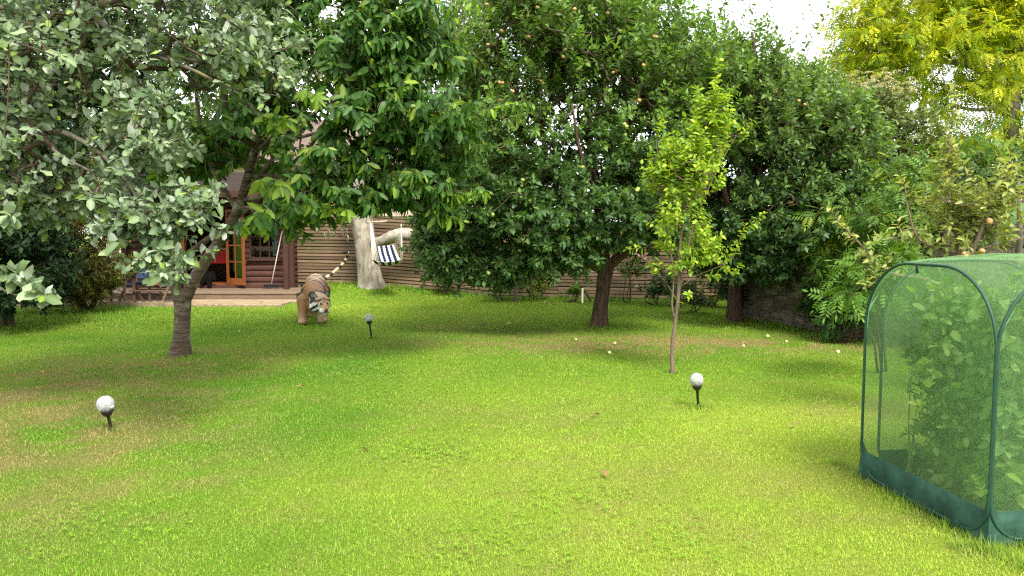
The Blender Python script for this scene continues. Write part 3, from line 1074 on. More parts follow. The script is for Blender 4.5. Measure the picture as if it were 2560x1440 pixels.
M["stone_var"] = stonemat()
smes = [stone_me(s) for s in range(9)]
nst = 0
z = 0.0
while z < WH and nst < 330:
    h = random.uniform(.055, .105) * (1.25 if z < .3 else 1)
    x = random.uniform(-.1, 0)
    while x < wlen * .74 and nst < 330:
        w = random.uniform(.13, .36)
        if x + w > 0.02:
            c = WA + wd * (x + w / 2) + wnrm * random.uniform(-.015, .02)
            o = bpy.data.objects.new("stone", random.choice(smes)); COL.objects.link(o)
            o.location = (c[0] - wnrm[0] * .05, c[1] - wnrm[1] * .05, z + h / 2)
            o.scale = (w * 1.0, .16, h * 1.02); o.rotation_euler = (random.uniform(-.08, .08), random.uniform(-.05, .05), wang + random.uniform(-.06, .06)); par(o, wall)
            nst += 1
        x += w
    # end of the wall, facing the fence side
    for q in range(2):
        c = WA - wnrm * (.12 + .2 * q) + wd * .03
        o = bpy.data.objects.new("stone", random.choice(smes)); COL.objects.link(o)
        o.location = (c[0], c[1], z + h / 2); o.scale = (.2, .16, h); o.rotation_euler = (0, 0, wang + 1.57 + random.uniform(-.1, .1)); par(o, wall); nst += 1
    z += h * 0.985

# the run of wall towards the camera, past the stones one can pick out
bm = bmesh.new()
z = 0.0
r9 = random.Random(99)
while z < WH:
    h = r9.uniform(.06, .11)
    for face in (0, 1):                       # lawn side, then the near end
        x = wlen * .72 if face == 0 else 0.0
        while x < (wlen - .02 if face == 0 else WT):
            w = r9.uniform(.14, .36) if face == 0 else .2
            if face == 0: c = WA + wd * (x + w / 2) - wnrm * .04; a = wang
            else: c = WB - wd * .06 - wnrm * (x + w / 2); a = wang + math.pi / 2
            k0 = len(bm.verts)
            bm.from_mesh(smes[r9.randrange(9)]); bm.verts.ensure_lookup_table()
            mx = Matrix.Translation((c[0], c[1], z + h / 2)) @ Matrix.Rotation(a + r9.uniform(-.06, .06), 4, 'Z') @ Matrix.Diagonal((w, .16, h, 1))
            for v in bm.verts[k0:]: v.co = mx @ v.co
            x += w
    z += h * .985
me = bpy.data.meshes.new("stones"); bm.to_mesh(me); bm.free(); me.materials.clear(); me.materials.append(M["stone_var"])
o = link("stones", me, None, wall); o["kind"] = "stuff"

# ------------------------------------------------------------------ neighbour's house beyond the fence
hs = empty("house", (-12, 36, 0))
tag(hs, "pink rendered house with tiled roof showing through leaves beyond the fence", "house")
hw = link("wall", mesh_py("wall", [(-18.5, 34, 0), (-4.2, 34, 0), (-4.2, 42, 0), (-18.5, 42, 0), (-18.5, 34, 4.6), (-4.2, 34, 4.6), (-4.2, 42, 4.6), (-18.5, 42, 4.6), (-4.2, 38, 6.8), (-18.5, 38, 6.8)],
                           [(0, 1, 5, 4), (1, 2, 6, 8, 5), (2, 3, 7, 6), (3, 0, 4, 9, 7)]), M["render"], hs)
V = [(-18.9, 33.6, 4.45), (-3.8, 33.6, 4.45), (-3.8, 38, 6.95), (-18.9, 38, 6.95), (-18.9, 42.4, 4.45), (-3.8, 42.4, 4.45)]
V += [(x, y, z + .12) for x, y, z in V]
link("roof", mesh_py("roof", V, [(6, 7, 8, 9), (9, 8, 11, 10), (0, 3, 2, 1), (3, 4, 5, 2), (0, 1, 7, 6), (1, 2, 8, 7), (2, 5, 11, 8), (0, 6, 9, 3), (3, 9, 10, 4), (4, 10, 11, 5)]), M["tile"], hs)
for x in (-16, -12.5, -9, -6):
    w_ = box("window", (1.1, .06, 1.2), (x, 33.99, 3.1), M["white"], hs)
    for dx in (-.26, .26):
        p = box("pane", (.46, .03, 1.06), (dx, -.03, 0), plain("dark_glass", (.03, .04, .05), .1, .6), None); kid(p, w_)
s2 = empty("outbuilding", (-6.2, 26, 0))
tag(s2, "ochre gable wall of an outbuilding glimpsed above the slat fence", "outbuilding")
link("wall", mesh_py("wall", [(-7.6, 26, 0), (-5.1, 26, 0), (-5.1, 29, 0), (-7.6, 29, 0), (-7.6, 26, 2.5), (-5.1, 26, 2.5), (-5.1, 29, 2.5), (-7.6, 29, 2.5), (-6.35, 26, 3.1), (-6.35, 29, 3.1)],
                       [(0, 1, 5, 8, 4), (1, 2, 6, 5), (2, 3, 7, 9, 6), (3, 0, 4, 7)]), plain("ochre_render", (.55, .33, .12), .9, .1), s2)
link("roof", mesh_py("roof", [(-7.8, 25.8, 2.42), (-6.35, 25.8, 3.14), (-4.9, 25.8, 2.42), (-7.8, 29.2, 2.42), (-6.35, 29.2, 3.14), (-4.9, 29.2, 2.42), (-7.8, 25.8, 2.5), (-6.35, 25.8, 3.22), (-4.9, 25.8, 2.5), (-7.8, 29.2, 2.5), (-6.35, 29.2, 3.22), (-4.9, 29.2, 2.5)],
                       [(0, 1, 4, 3), (1, 2, 5, 4), (6, 9, 10, 7), (7, 10, 11, 8), (0, 6, 7, 1), (1, 7, 8, 2), (2, 8, 11, 5), (3, 4, 10, 9), (4, 5, 11, 10), (0, 3, 9, 6)]), M["tile"], s2)

# ------------------------------------------------------------------ cherry tree
LM = {}
LM["cherry"] = leafmat("cherry_leaf", .45, .45, spec=.3)
LM["beam"] = leafmat("whitebeam_leaf", .75, .18, under=(.34, .38, .31), spec=.12, tint=(1, 1.1, .6))
LM["apple"] = leafmat("apple_leaf", .5, .38, spec=.3)
LM["sap"] = leafmat("sapling_leaf", .5, .42, spec=.3)
LM["gold"] = leafmat("golden_leaf", .6, .45, spec=.2)
LM["plain"] = leafmat("shrub_leaf", .55, .3, spec=.25)

ct = Tree("cherry_tree", tuple(gp(452, 888)))
tag(ct.root, "cherry tree with forked banded trunk in front of the cabin", "tree")
ct.limb([(450, 915, 9.56, 0.27), (452, 888, 9.56, 0.1365), (454, 840, 9.56, 0.1033), (456, 790, 9.56, 0.0945), (458, 745, 9.56, 0.0996), (462, 722, 9.56, 0.0959)], 8)
ct.limb([(450, 760, 9.56, 0.0738), (441, 725, 9.5, 0.0701), (432, 700, 9.45, 0.0554)])
ct.limb([(462, 750, 9.56, 0.0775), (490, 690, 9.5, 0.0738), (530, 630, 9.45, 0.0664), (575, 565, 9.4, 0.0613), (605, 490, 9.4, 0.0554), (625, 420, 9.4, 0.0502), (650, 330, 9.4, 0.0428), (680, 220, 9.4, 0.0332), (735, 100, 9.3, 0.0221), (745, -80, 9.3, 0.0148)])
ct.limb([(448, 720, 9.6, 0.0443), (466, 645, 9.7, 0.0428), (510, 605, 9.8, 0.0383), (560, 570, 10.0, 0.0347), (640, 500, 10.1, 0.0295), (720, 420, 10.1, 0.0258), (800, 330, 10, 0.0207), (860, 150, 9.8, 0.0111)])
ct.limb([(612, 480, 9.4, 0.0369), (650, 440, 9.3, 0.0332), (720, 350, 9.2, 0.0266), (790, 280, 9.0, 0.0221), (950, 190, 8.8, 0.0148), (1060, 60, 8.8, 0.0088)])
ct.limb([(590, 520, 9.4, 0.0369), (540, 440, 9.5, 0.0355), (510, 350, 9.6, 0.0310), (490, 220, 9.6, 0.0221), (500, 30, 9.6, 0.0133)])
ct.limb([(720, 350, 9.2, 0.0221), (880, 315, 8.9, 0.0177), (1060, 300, 8.6, 0.0133), (1180, 285, 8.5, 0.0088), (1262, 262, 8.4, 0.0037)])
ct.limb([(630, 440, 9.4, 0.0258), (720, 440, 9.1, 0.0207), (860, 430, 8.9, 0.0162), (1000, 450, 8.7, 0.0111), (1120, 480, 8.6, 0.0059)])
ct.limb([(606, 500, 9.4, 0.0221), (690, 490, 8.9, 0.0162), (790, 510, 8.5, 0.0103), (850, 530, 8.3, 0.0051)])
ct.limb([(600, 520, 9.4, 0.0221), (625, 520, 8.4, 0.0133), (638, 545, 7.3, 0.0059)])
ct.limb([(640, 380, 9.4, 0.0221), (680, 340, 8.2, 0.0148), (700, 300, 7.2, 0.0059)])
E = [ell(690, 110, 9.0, 300, 200, 1.7), ell(990, 130, 9.0, 150, 190, 1.2), ell(1000, 300, 8.8, 200, 70, 1.0), ell(770, 420, 8.9, 190, 110, 1.3),
     ell(985, 480, 8.8, 130, 70, .8), ell(540, 400, 9.6, 140, 110, 1.1), ell(800, -120, 9.2, 380, 160, 2.0), ell(710, 510, 8.8, 130, 40, .7)]
E_L = [ell(560, 375, 9.9, 100, 45, .6), ell(480, 430, 9.9, 60, 50, .5), ell(640, 350, 9.0, 60, 50, .5), ell(690, 285, 9.7, 80, 60, .5)]
E_R = [ell(1000, 300, 8.8, 190, 80, 1.0), ell(990, 150, 9.0, 150, 170, 1.1), ell(960, 480, 8.8, 160, 70, .8), ell(1060, 400, 8.8, 110, 60, .6)]
E_UP = [(np.array([-3.2, 9.0, 6.2]), np.array([2.4, 1.9, .9]))]  # unseen top of the crown, added to shade lawn and cabin


def cherry_avoid(p):
    u, v = to_px(p)
    if 320 < v < 620 and p[1] < 9.65 and abs(u - np.interp(v, (330, 420, 490, 565), (650, 625, 605, 577))) < 42: return True
    return (v > 560) or (835 < u < 1040 and v > 500) or (470 < u < 650 and v > 405) or (u < 470 and v > 500) or (u > 1180 and v < 235)


T = np.vstack([fill(E_L, 170, .6, 0, 1.4, 2, lambda p: to_px(p)[1] > 440 or (320 < to_px(p)[1] and p[1] < 9.65 and abs(to_px(p)[0] - np.interp(to_px(p)[1], (330, 420, 490, 565), (650, 625, 605, 577))) < 42)), fill(E, 900, .55, .10, 1.4, 3, cherry_avoid), fill(E_R, 420, .55, .03, 1.4, 4, cherry_avoid), fill(E_UP, 160, .6, 0, 1, 7)])
X = [(1268, 258, 8.4), (1230, 262, 8.42), (1190, 272, 8.45), (1140, 285, 8.5), (1095, 262, 8.5), (1080, 300, 8.5), (1020, 290, 8.6), (1175, 470, 8.6), (1140, 478, 8.6), (1095, 478, 8.6), (1050, 500, 8.7), (1100, 535, 8.7), (850, 515, 8.3), (815, 505, 8.4), (770, 505, 8.4),
     (638, 545, 7.2), (650, 540, 7.25), (622, 545, 7.2), (668, 520, 7.3), (645, 530, 7.1), (690, 290, 7.2), (715, 300, 7.3), (670, 300, 7.3), (690, 450, 7.6), (710, 455, 7.7), (660, 445, 7.8), (760, 230, 7.4), (780, 245, 7.5), (930, 215, 8.3), (960, 235, 8.3), (1175, 360, 8.6), (1140, 350, 8.6), (1095, 150, 8.7), (1150, 30, 8.8), (1100, 20, 8.7), (555, 470, 9.0), (530, 460, 9.1)]
XT = np.array([at(*x) for x in X])
TT = np.vstack([T, XT])
ct.reach(TT, 0.05)
dirs = out_dirs(TT, at(620, 380, 9.4), .9, -.05, .3, 5)
dirs[len(T):] = norm(norm(XT - at(720, 330, 9.3)) * np.array([1, 1, .4]) + np.array([0, -.1, -.08]))
L = np.concatenate([rng.uniform(.18, .4, len(T)), rng.uniform(.2, .32, len(XT))])
tips = tip_list(ct, TT, dirs, L)
ct.finish(M["bark_cherry"], M["twig"], tips, .004, .045, 18, .06, .1)
P, D, N_, S, I, Tt = shoots_to_leaves(tips, 15, .15, .75, .35, .75, .55, 11, .1, .4)
# normals of hanging leaves look out from the shoot
N_ = N_ + norm(P - at(650, 330, 9.4)) * .8
C = palette(len(P), (.042, .115, .024), (.098, .205, .038), (.28, .38, .05), .12, 4)
yg = (I >= len(T)) & (rng.random(len(P)) < .6)
C[yg] = C[yg] * .35 + np.array([.25, .38, .04]) * .65
temps = [leaf_template(w, .5, c, .25, 1.0, False, wv) for w, c, wv in ((.38, .12, .3), (.42, .24, -.4), (.36, .34, .8), (.44, .06, 0))]
put_leaves(ct.root, P, D, N_, S, C, temps, LM["cherry"])

# ------------------------------------------------------------------ whitebeam hanging in from the left
wt = Tree("whitebeam_tree", (-5.9, 6.4, 0))
tag(wt.root, "grey green whitebeam with broad pale leaves hanging in at the left", "tree")
wt.limb([(-520, 1150, 6.4, 0.1800), (-480, 800, 6.4, 0.1440), (-420, 500, 6.4, 0.1350), (-300, 260, 6.4, 0.1170), (-120, 130, 6.4, 0.0900), (80, 60, 6.3, 0.0434), (260, 10, 6.3, 0.0310), (420, -60, 6.3, 0.0217)], 6)
wt.limb([(-300, 300, 6.4, 0.0720), (-120, 330, 6.3, 0.0540), (60, 330, 6.2, 0.0279), (180, 340, 6.0, 0.0186), (300, 430, 5.7, 0.0124), (370, 560, 5.4, 0.0074), (400, 660, 5.2, 0.0043)])
wt.limb([(40, 70, 6.3, 0.0279), (66, 160, 6.3, 0.0248), (95, 230, 6.2, 0.0223), (105, 320, 6.1, 0.0186), (140, 380, 5.9, 0.0136), (230, 430, 5.7, 0.0087)])
wt.limb([(200, 20, 6.3, 0.0279), (330, 110, 6.2, 0.0217), (470, 150, 6.2, 0.0174), (590, 140, 6.2, 0.0124), (720, 120, 6.2, 0.0050)])
wt.limb([(330, 120, 6.2, 0.0186), (470, 170, 6.1, 0.0136), (580, 220, 6.1, 0.0087), (700, 240, 6.1, 0.0037)])
wt.limb([(-380, 420, 6.2, 0.0540), (-200, 560, 5.2, 0.0315), (-60, 680, 4.1, 0.0112), (20, 730, 3.75, 0.0050), (90, 745, 3.6, 0.0025)])
E = [ell(200, 120, 6.3, 320, 190, 1.0), ell(540, 110, 6.3, 200, 110, .7), ell(330, 360, 5.8, 130, 120, .6), ell(90, 390, 6.3, 200, 150, .8), ell(420, 510, 5.5, 80, 60, .4),
     ell(330, -140, 6.4, 420, 160, 1.2), ell(-150, 300, 6.4, 200, 350, 1.2), ell(250, 510, 5.7, 90, 60, .4), ell(60, 500, 6.3, 120, 90, .6), ell(620, 180, 6.2, 110, 60, .5)]
E_UP = [(np.array([-5.0, 6.8, 5.0]), np.array([2.6, 1.5, 1.0])), (np.array([-3.6, 7.0, 4.6]), np.array([1.8, 1.4, .7])), (np.array([-6.6, 8.6, 4.4]), np.array([2.2, 2.0, 1.0]))]  # unseen upper canopy, added to cast shade on the left lawn


def beam_avoid(p):
    u, v = to_px(p)
    return v > 600 or (u > 770) or (u > 520 and v > 290) or (u > 470 and v > 250 and v < 380) or (v > 560 and u < 240) or (u > 440 and v > 520)


T = np.vstack([fill(E, 1500, .55, .04, 1.6, 5, beam_avoid), fill(E_UP, 560, .6, 0, 1, 6), fill([ell(400, 600, 5.35, 70, 95, .22), ell(470, 530, 5.4, 60, 50, .2), ell(300, 560, 5.5, 60, 60, .2)], 62, .7, 0, 1, 9)])
X = [(345, 650, 5.2), (380, 705, 5.2), (430, 690, 5.2), (350, 680, 5.2), (400, 690, 5.15), (385, 640, 5.2), (420, 660, 5.2), (440, 640, 5.2), (365, 590, 5.4), (460, 560, 5.3), (500, 520, 5.3), (530, 520, 5.3), (470, 480, 5.3), (270, 590, 5.4), (265, 560, 5.4), (300, 540, 5.5), (330, 560, 5.4),
     (20, 665, 3.75), (12, 700, 3.7), (35, 690, 3.7), (80, 735, 3.65), (115, 735, 3.6), (60, 750, 3.7), (5, 540, 4.5), (10, 380, 4.6), (0, 60, 4.8), (20, 100, 4.8), (8, 350, 4.7),
     (170, 100, 5.2), (160, 150, 5.2), (130, 160, 5.25), (345, 25, 5.3), (370, 240, 5.1), (350, 250, 5.2), (420, 300, 5.2), (330, 360, 5.2), (380, 380, 5.2), (560, 210, 5.8), (700, 210, 6.0), (750, 110, 6.1), (690, 60, 6.1), (640, 70, 6.0)]
XT = np.array([at(*x) for x in X])
TT = np.vstack([T, XT])
wt.reach(TT, -.03)
dirs = out_dirs(TT, at(100, 300, 6.5), .6, .45, .4, 6)
dirs[len(T):] = norm(dirs[len(T):] * np.array([1, .6, .6]) + np.array([.15, -.35, .1]))
L = np.concatenate([rng.uniform(.10, .26, len(T)), rng.uniform(.06, .13, len(XT))])
tips = tip_list(wt, TT, dirs, L)
wt.finish(M["bark_grey"], M["twig"], tips, .0035, .03, 12, .08, .1)
P, D, N_, S, I, Tt = shoots_to_leaves(tips, 12, .082, .95, .55, .12, .8, 12, .1, .6)
N_ = N_ + np.array([.1, -.30, .15]) + rng.normal(0, .3, P.shape)
C = palette(len(P), (.075, .125, .052), (.175, .235, .125), (.22, .32, .05), .14, 7, .5)
pale = rng.random(len(P)) < .25
C[pale] = C[pale] * .5 + np.array([.30, .36, .24]) * .5
S = S * rng.uniform(.6, 1.25, len(S))
temps = [round_template(.62, c, f, wv, s) for c, f, wv, s in ((.25, .1, 1.5, 1), (-.1, .3, 1.6, 2))] + [leaf_template(.66, .55, .3, .3, 1, False, 1.4), leaf_template(.56, .5, -.1, .35, 1, False, -1.6), leaf_template(.6, .55, .5, .15, 1, False, .8)]
put_leaves(wt.root, P, D, N_, S, C, temps, LM["beam"])
# flower heads going over: small cream knobs on stalks
vv, ff = [], []
for j in rng.choice(len(tips), 95, replace=False):
    k, p0, d, Ln = tips[j]
    e = p0 + d * Ln
    for q in range(13):
        g = norm(d + rng.normal(0, .45, 3)); p = e + g * .045 * rng.uniform(.6, 1.2); r_ = rng.uniform(.003, .0055)
        b = len(vv)
        for ax in ((1, 0, 0), (-1, 0, 0), (0, 1, 0), (0, -1, 0), (0, 0, 1), (0, 0, -1)): vv.append(p + np.array(ax) * r_)
        for f in ((0, 2, 4), (2, 1, 4), (1, 3, 4), (3, 0, 4), (2, 0, 5), (1, 2, 5), (3, 1, 5), (0, 3, 5)): ff.append([b + x for x in f])
        b = len(vv)
        vv += [e, e + np.array([.0012, 0, .0012]), p, p + np.array([.0012, 0, 0])]; ff += [[b, b + 1, b + 3], [b, b + 3, b + 2]]
o = link("flower_heads", mesh_np("flower_heads", np.array(vv), np.array(ff)), plain("cream_bud", (.50, .50, .30), .7, .2, .2), wt.root)
o["kind"] = "stuff"


# ------------------------------------------------------------------ apple trees
def fruit_mesh(c, seed):
    V, Fc = [], []
    n_, m_ = 12, 8
    for i in range(m_ + 1):
        a = math.pi * i / m_
        r_ = math.sin(a) * (1 + .08 * math.cos(a)); z_ = math.cos(a) * .9 - .25 * math.exp(-(math.sin(a) / .35) ** 2) * (1 if math.cos(a) > 0 else -.6)
        for k in range(n_): V.append((r_ * math.cos(2 * math.pi * k / n_), r_ * math.sin(2 * math.pi * k / n_), z_))
    for i in range(m_):
        for k in range(n_): Fc.append((i * n_ + k, i * n_ + (k + 1) % n_, (i + 1) * n_ + (k + 1) % n_, (i + 1) * n_ + k))
    me = mesh_py("apple", V, Fc, True)
    me.materials.append(c)
    return me


def fruitmat(name, a, b):
    m, nt, bs = nmat(name)
    N, L_ = nt.nodes, nt.links
    tc = N.new("ShaderNodeTexCoord"); oi = N.new("ShaderNodeObjectInfo")
    no = N.new("ShaderNodeTexNoise"); no.noise_dimensions = '4D'; no.inputs["Scale"].default_value = .9
    L_.new(tc.outputs["Object"], no.inputs["Vector"])
    mu = N.new("ShaderNodeMath"); mu.operation = 'MULTIPLY'; mu.inputs[1].default_value = 20; L_.new(oi.outputs["Random"], mu.inputs[0]); L_.new(mu.outputs[0], no.inputs["W"])
    cr = N.new("ShaderNodeValToRGB"); cr.color_ramp.elements[0].position = .38; cr.color_ramp.elements[1].position = .6
    cr.color_ramp.elements[0].color = rgb(a); cr.color_ramp.elements[1].color = rgb(b)
    L_.new(no.outputs["Fac"], cr.inputs["Fac"]); L_.new(cr.outputs["Color"], bs.inputs["Base Color"])
    bs.inputs["Roughness"].default_value = .4
    return m


FR_R = fruit_mesh(fruitmat("russet_apple_skin", (.30, .28, .07), (.50, .20, .09)), 1)
FR_G = fruit_mesh(fruitmat("green_apple_skin", (.20, .30, .05), (.36, .40, .10)), 2)
FR_F = fruit_mesh(fruitmat("windfall_skin", (.50, .48, .20), (.62, .52, .26)), 3)


def put_fruit(root, pts, red, size=.029):
    for p, rd in zip(pts, red):
        n_ = 1 + int(rng.random() < .45)
        for q in range(n_):
            o = bpy.data.objects.new("apple", FR_R if rd else FR_G); COL.objects.link(o)
            s = size * rng.uniform(.8, 1.15)
            o.location = Vector(p) + Vector(rng.normal(0, .035, 3) * (q > 0)); o.scale = (s, s, s)
            o.rotation_euler = (rng.normal(0, .5), rng.normal(0, .5), rng.random() * 6); par(o, root)


at_temps = [leaf_template(w, .5, c, .35, simple=True) for w, c in ((.55, .15), (.6, .28), (.5, .05), (.58, -.08))]
ap = Tree("apple_tree", tuple(gp(1497, 816)))
tag(ap.root, "large apple tree with dark spreading crown and ridged leaning trunk", "tree")
Z0 = 12.4
ap.limb([(1494, 832, Z0, .20), (1496, 815, Z0, .145), (1500, 780, Z0, .125), (1508, 720, Z0, .114), (1516, 672, Z0, .112), (1518, 645, Z0, .10)], 8)
ap.limb([(1518, 680, Z0, .1), (1506, 610, Z0, .085), (1500, 545, Z0, .07), (1488, 430, Z0 + .1, .055), (1470, 300, Z0 + .2, .04), (1450, 150, Z0 + .2, .03), (1440, -20, Z0, .015)])
ap.limb([(1522, 665, Z0, .085), (1565, 630, Z0 - .1, .064), (1620, 598, Z0 - .1, .055), (1700, 545, Z0 - .1, .045), (1770, 450, Z0 - .4, .045), (1800, 340, Z0 - .4, .025)])
ap.limb([(1514, 680, Z0, .065), (1440, 648, Z0 + .2, .055), (1340, 622, Z0 + .2, .045), (1240, 610, Z0 + .1, .034), (1150, 620, Z0 - .1, .02), (1090, 650, Z0 - .1, .01)])
ap.limb([(1503, 600, Z0, .06), (1430, 520, Z0 - .3, .05), (1320, 450, Z0 - .5, .04), (1200, 400, Z0 - .5, .025), (1130, 330, Z0 - .5, .012)])
ap.limb([(1495, 480, Z0, .05), (1560, 380, Z0 + .6, .04), (1640, 250, Z0 + .9, .028), (1690, 110, Z0 + 1, .015)])
ap.limb([(1500, 560, Z0, .05), (1480, 470, Z0 - 1.0, .04), (1450, 380, Z0 - 1.6, .025), (1430, 260, Z0 - 1.8, .012)])
ap.limb([(1500, 560, Z0, .05), (1420, 480, Z0 + 1, .04), (1320, 350, Z0 + 1.6, .028), (1230, 200, Z0 + 1.6, .015)])
E = [ell(1400, 170, Z0, 300, 200, 2.2), ell(1250, 410, Z0 - .2, 200, 160, 1.9), ell(1560, 420, Z0 - .4, 190, 130, 1.8), ell(1210, 590, Z0 - .5, 150, 85, .9), ell(1640, 170, Z0 + .3, 190, 170, 1.9),
     ell(1400, 560, Z0 - .5, 170, 90, 1.5), ell(1390, 40, Z0, 260, 130, 1.6), ell(1190, 230, Z0 + .2, 110, 130, 1.2), ell(1720, 300, Z0 - .2, 120, 130, 1.3), ell(1320, 590, Z0 - .6, 150, 60, .9), ell(1140, 620, Z0 - .6, 90, 70, .7), ell(1270, 670, Z0 - .6, 50, 40, .5), ell(1640, 500, Z0 + .9, 190, 80, .8), ell(1600, 540, Z0 - .9, 90, 50, .5), ell(1430, 610, Z0 - .8, 80, 40, .5), ell(1370, 635, Z0 - 1.0, 120, 45, .5), ell(1180, 660, Z0 - .9, 110, 50, .5), ell(1450, 640, Z0 - 1.2, 60, 35, .3), ell(1300, 500, Z0 - 1.6, 200, 120, .5), ell(1560, 520, Z0 - 1.5, 150, 90, .5)]


def apple_avoid(p):
    u, v = to_px(p)
    if v > 715: return True
    if 1485 < u < 1640 and v > 618 and p[1] < Z0 + .25: return True
    if 1480 < u < 1560 and v > 540 and p[1] < Z0: return rng.random() < .6
    if u > 1320 and v > 680: return True
    if 1690 < u and v < 70: return True
    return 905 < u < 1050 and v > 380


E_LOW = [ell(1150, 640, Z0 - .8, 100, 65, .6), ell(1260, 660, Z0 - 1, 90, 50, .6), ell(1380, 635, Z0 - 1.2, 110, 50, .6), ell(1640, 560, Z0 - .9, 110, 50, .6), ell(1120, 560, Z0 - .6, 60, 80, .5), ell(1450, 590, Z0 - 1.3, 100, 50, .4), ell(1570, 585, Z0 + .7, 160, 45, .4)]
T = np.vstack([fill(E, 4400, .6, .06, 1.1, 8, apple_avoid), fill(E_LOW, 750, .6, 0, 1.1, 80, apple_avoid)])
ap.reach(T, .04)
dirs = out_dirs(T, at(1430, 420, Z0), .55, .42, .38, 9)
low = T[:, 2] < 1.9
dirs[low] = norm(dirs[low] * np.array([1, 1, .4]) + np.array([0, 0, -.3]))
L = rng.uniform(.16, .42, len(T)) * np.where(T[:, 2] > 3.6, 1.25, 1)
tips = tip_list(ap, T, dirs, L)
ap.finish(M["bark_apple"], M["twig"], tips, .0045, .06, 20, .13, .14)
P, D, N_, S, I, Tt = shoots_to_leaves(tips, 17, .110, .8, .55, .10, .8, 13, .05, .45)
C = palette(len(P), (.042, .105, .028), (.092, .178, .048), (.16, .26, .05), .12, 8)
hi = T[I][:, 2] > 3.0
C[hi] = C[hi] * .5 + palette(hi.sum(), (.11, .205, .05), (.18, .29, .07), seed=9) * .5  # upper crown coloured lighter, as if lit from above
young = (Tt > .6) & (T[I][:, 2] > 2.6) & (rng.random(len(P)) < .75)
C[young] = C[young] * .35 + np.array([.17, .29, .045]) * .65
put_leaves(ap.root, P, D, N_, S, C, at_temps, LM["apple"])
fs = T[np.argsort(-in_view_score(T, np.ones(len(T))))[:700]]
fs = fs[rng.choice(len(fs), 75, replace=False)] + np.array([0, -.12, -.05])
put_fruit(ap.root, fs, fs[:, 2] > 3.1)

ap2 = Tree("apple_tree", tuple(gp(1838, 800)))
tag(ap2.root, "second apple tree leaning over the stone wall behind the young sapling", "tree")
Z1 = 13.1
ap2.limb([(1836, 815, Z1, .17), (1838, 795, Z1, .13), (1836, 740, Z1, .115), (1842, 680, Z1, .11), (1855, 620, Z1, .1), (1880, 520, Z1, .085), (1900, 400, Z1, .06), (1900, 250, Z1, .04), (1880, 80, Z1, .02)], 6)
ap2.limb([(1850, 640, Z1, .07), (1920, 560, Z1 - .5, .06), (2000, 470, Z1 - .9, .045), (2080, 380, Z1 - 1, .03), (2160, 290, Z1 - 1, .015)])
ap2.limb([(1860, 600, Z1, .06), (1820, 520, Z1 - .4, .05), (1800, 400, Z1 - .6, .035), (1790, 250, Z1 - .6, .02)])
ap2.limb([(1850, 630, Z1, .06), (1920, 610, Z1 - .8, .045), (1990, 610, Z1 - 1.3, .03), (2040, 640, Z1 - 1.5, .015)])
ap2.limb([(1880, 520, Z1, .06), (1960, 420, Z1 + .6, .045), (2080, 300, Z1 + 1, .03), (2150, 220, Z1 + 1, .015)])
E = [ell(1920, 350, Z1 - .2, 180, 170, 1.8), ell(1960, 560, Z1 - .8, 170, 110, 1.3), ell(1850, 200, Z1, 120, 110, 1.3), ell(2100, 360, Z1 - .4, 120, 120, 1.2), ell(2080, 500, Z1 - 1.0, 120, 110, .9), ell(2040, 240, Z1 + .3, 90, 90, 1.0), ell(1850, 600, Z1 - .6, 110, 70, .8), ell(1960, 650, Z1 - 1.0, 100, 45, .6), ell(1760, 480, Z1 + .3, 90, 120, .8), ell(1760, 360, Z1 + .6, 90, 110, .7), ell(1790, 620, Z1 + .1, 90, 70, .6), ell(1900, 660, Z1 - .8, 130, 45, .6), ell(2020, 690, Z1 - 1.3, 50, 30, .4)]


def apple2_avoid(p):
    u, v = to_px(p)
    return v > 735 or (u > 1900 and v < 90 + (u - 1900) * .75) or (u < 1670 and v > 300)


T = fill(E, 3300, .6, .04, 1.2, 18, apple2_avoid)
X = [(1880, 70, Z1), (1850, 60, Z1), (1905, 95, Z1), (1950, 110, Z1), (1985, 95, Z1), (2020, 120, Z1), (2040, 90, Z1 + .2), (2050, 140, Z1 + .2), (1830, 30, Z1), (1860, 20, Z1), (2010, 160, Z1), (1970, 150, Z1), (2090, 170, Z1), (1920, 140, Z1), (1790, 60, Z1), (1800, 20, Z1)]
XT = np.array([at(*x) for x in X]); TT = np.vstack([T, XT])
ap2.reach(TT, .04)
dirs = out_dirs(TT, at(1900, 500, Z1), .5, .5, .35, 19)
dirs[len(T):] = norm(np.array([[.25, 0, .85]]) + rng.normal(0, .2, (len(XT), 3)))
low = TT[:, 2] < 1.9
dirs[low] = norm(dirs[low] * np.array([1, 1, .4]) + np.array([.1, 0, -.25]))
L = np.concatenate([rng.uniform(.16, .45, len(T)), rng.uniform(.5, .8, len(XT))])
tips = tip_list(ap2, TT, dirs, L)
ap2.finish(M["bark_apple"], M["twig"], tips, .0045, .05, 14, .13, .14)
P, D, N_, S, I, Tt = shoots_to_leaves(tips, 17, .110, .8, .55, .10, .8, 23, .05, .45)
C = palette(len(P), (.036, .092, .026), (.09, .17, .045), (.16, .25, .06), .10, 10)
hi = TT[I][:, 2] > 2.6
C[hi] = C[hi] * .5 + palette(hi.sum(), (.11, .20, .05), (.19, .28, .075), seed=12) * .5  # light on the upper crown put into the leaf colour
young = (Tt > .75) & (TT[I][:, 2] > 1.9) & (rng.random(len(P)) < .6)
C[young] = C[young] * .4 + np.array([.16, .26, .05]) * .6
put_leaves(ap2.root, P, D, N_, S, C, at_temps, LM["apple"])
fs = T[rng.choice(len(T), 34, replace=False)] + np.array([0, -.2, -.05])
put_fruit(ap2.root, fs, fs[:, 2] > 3.0)

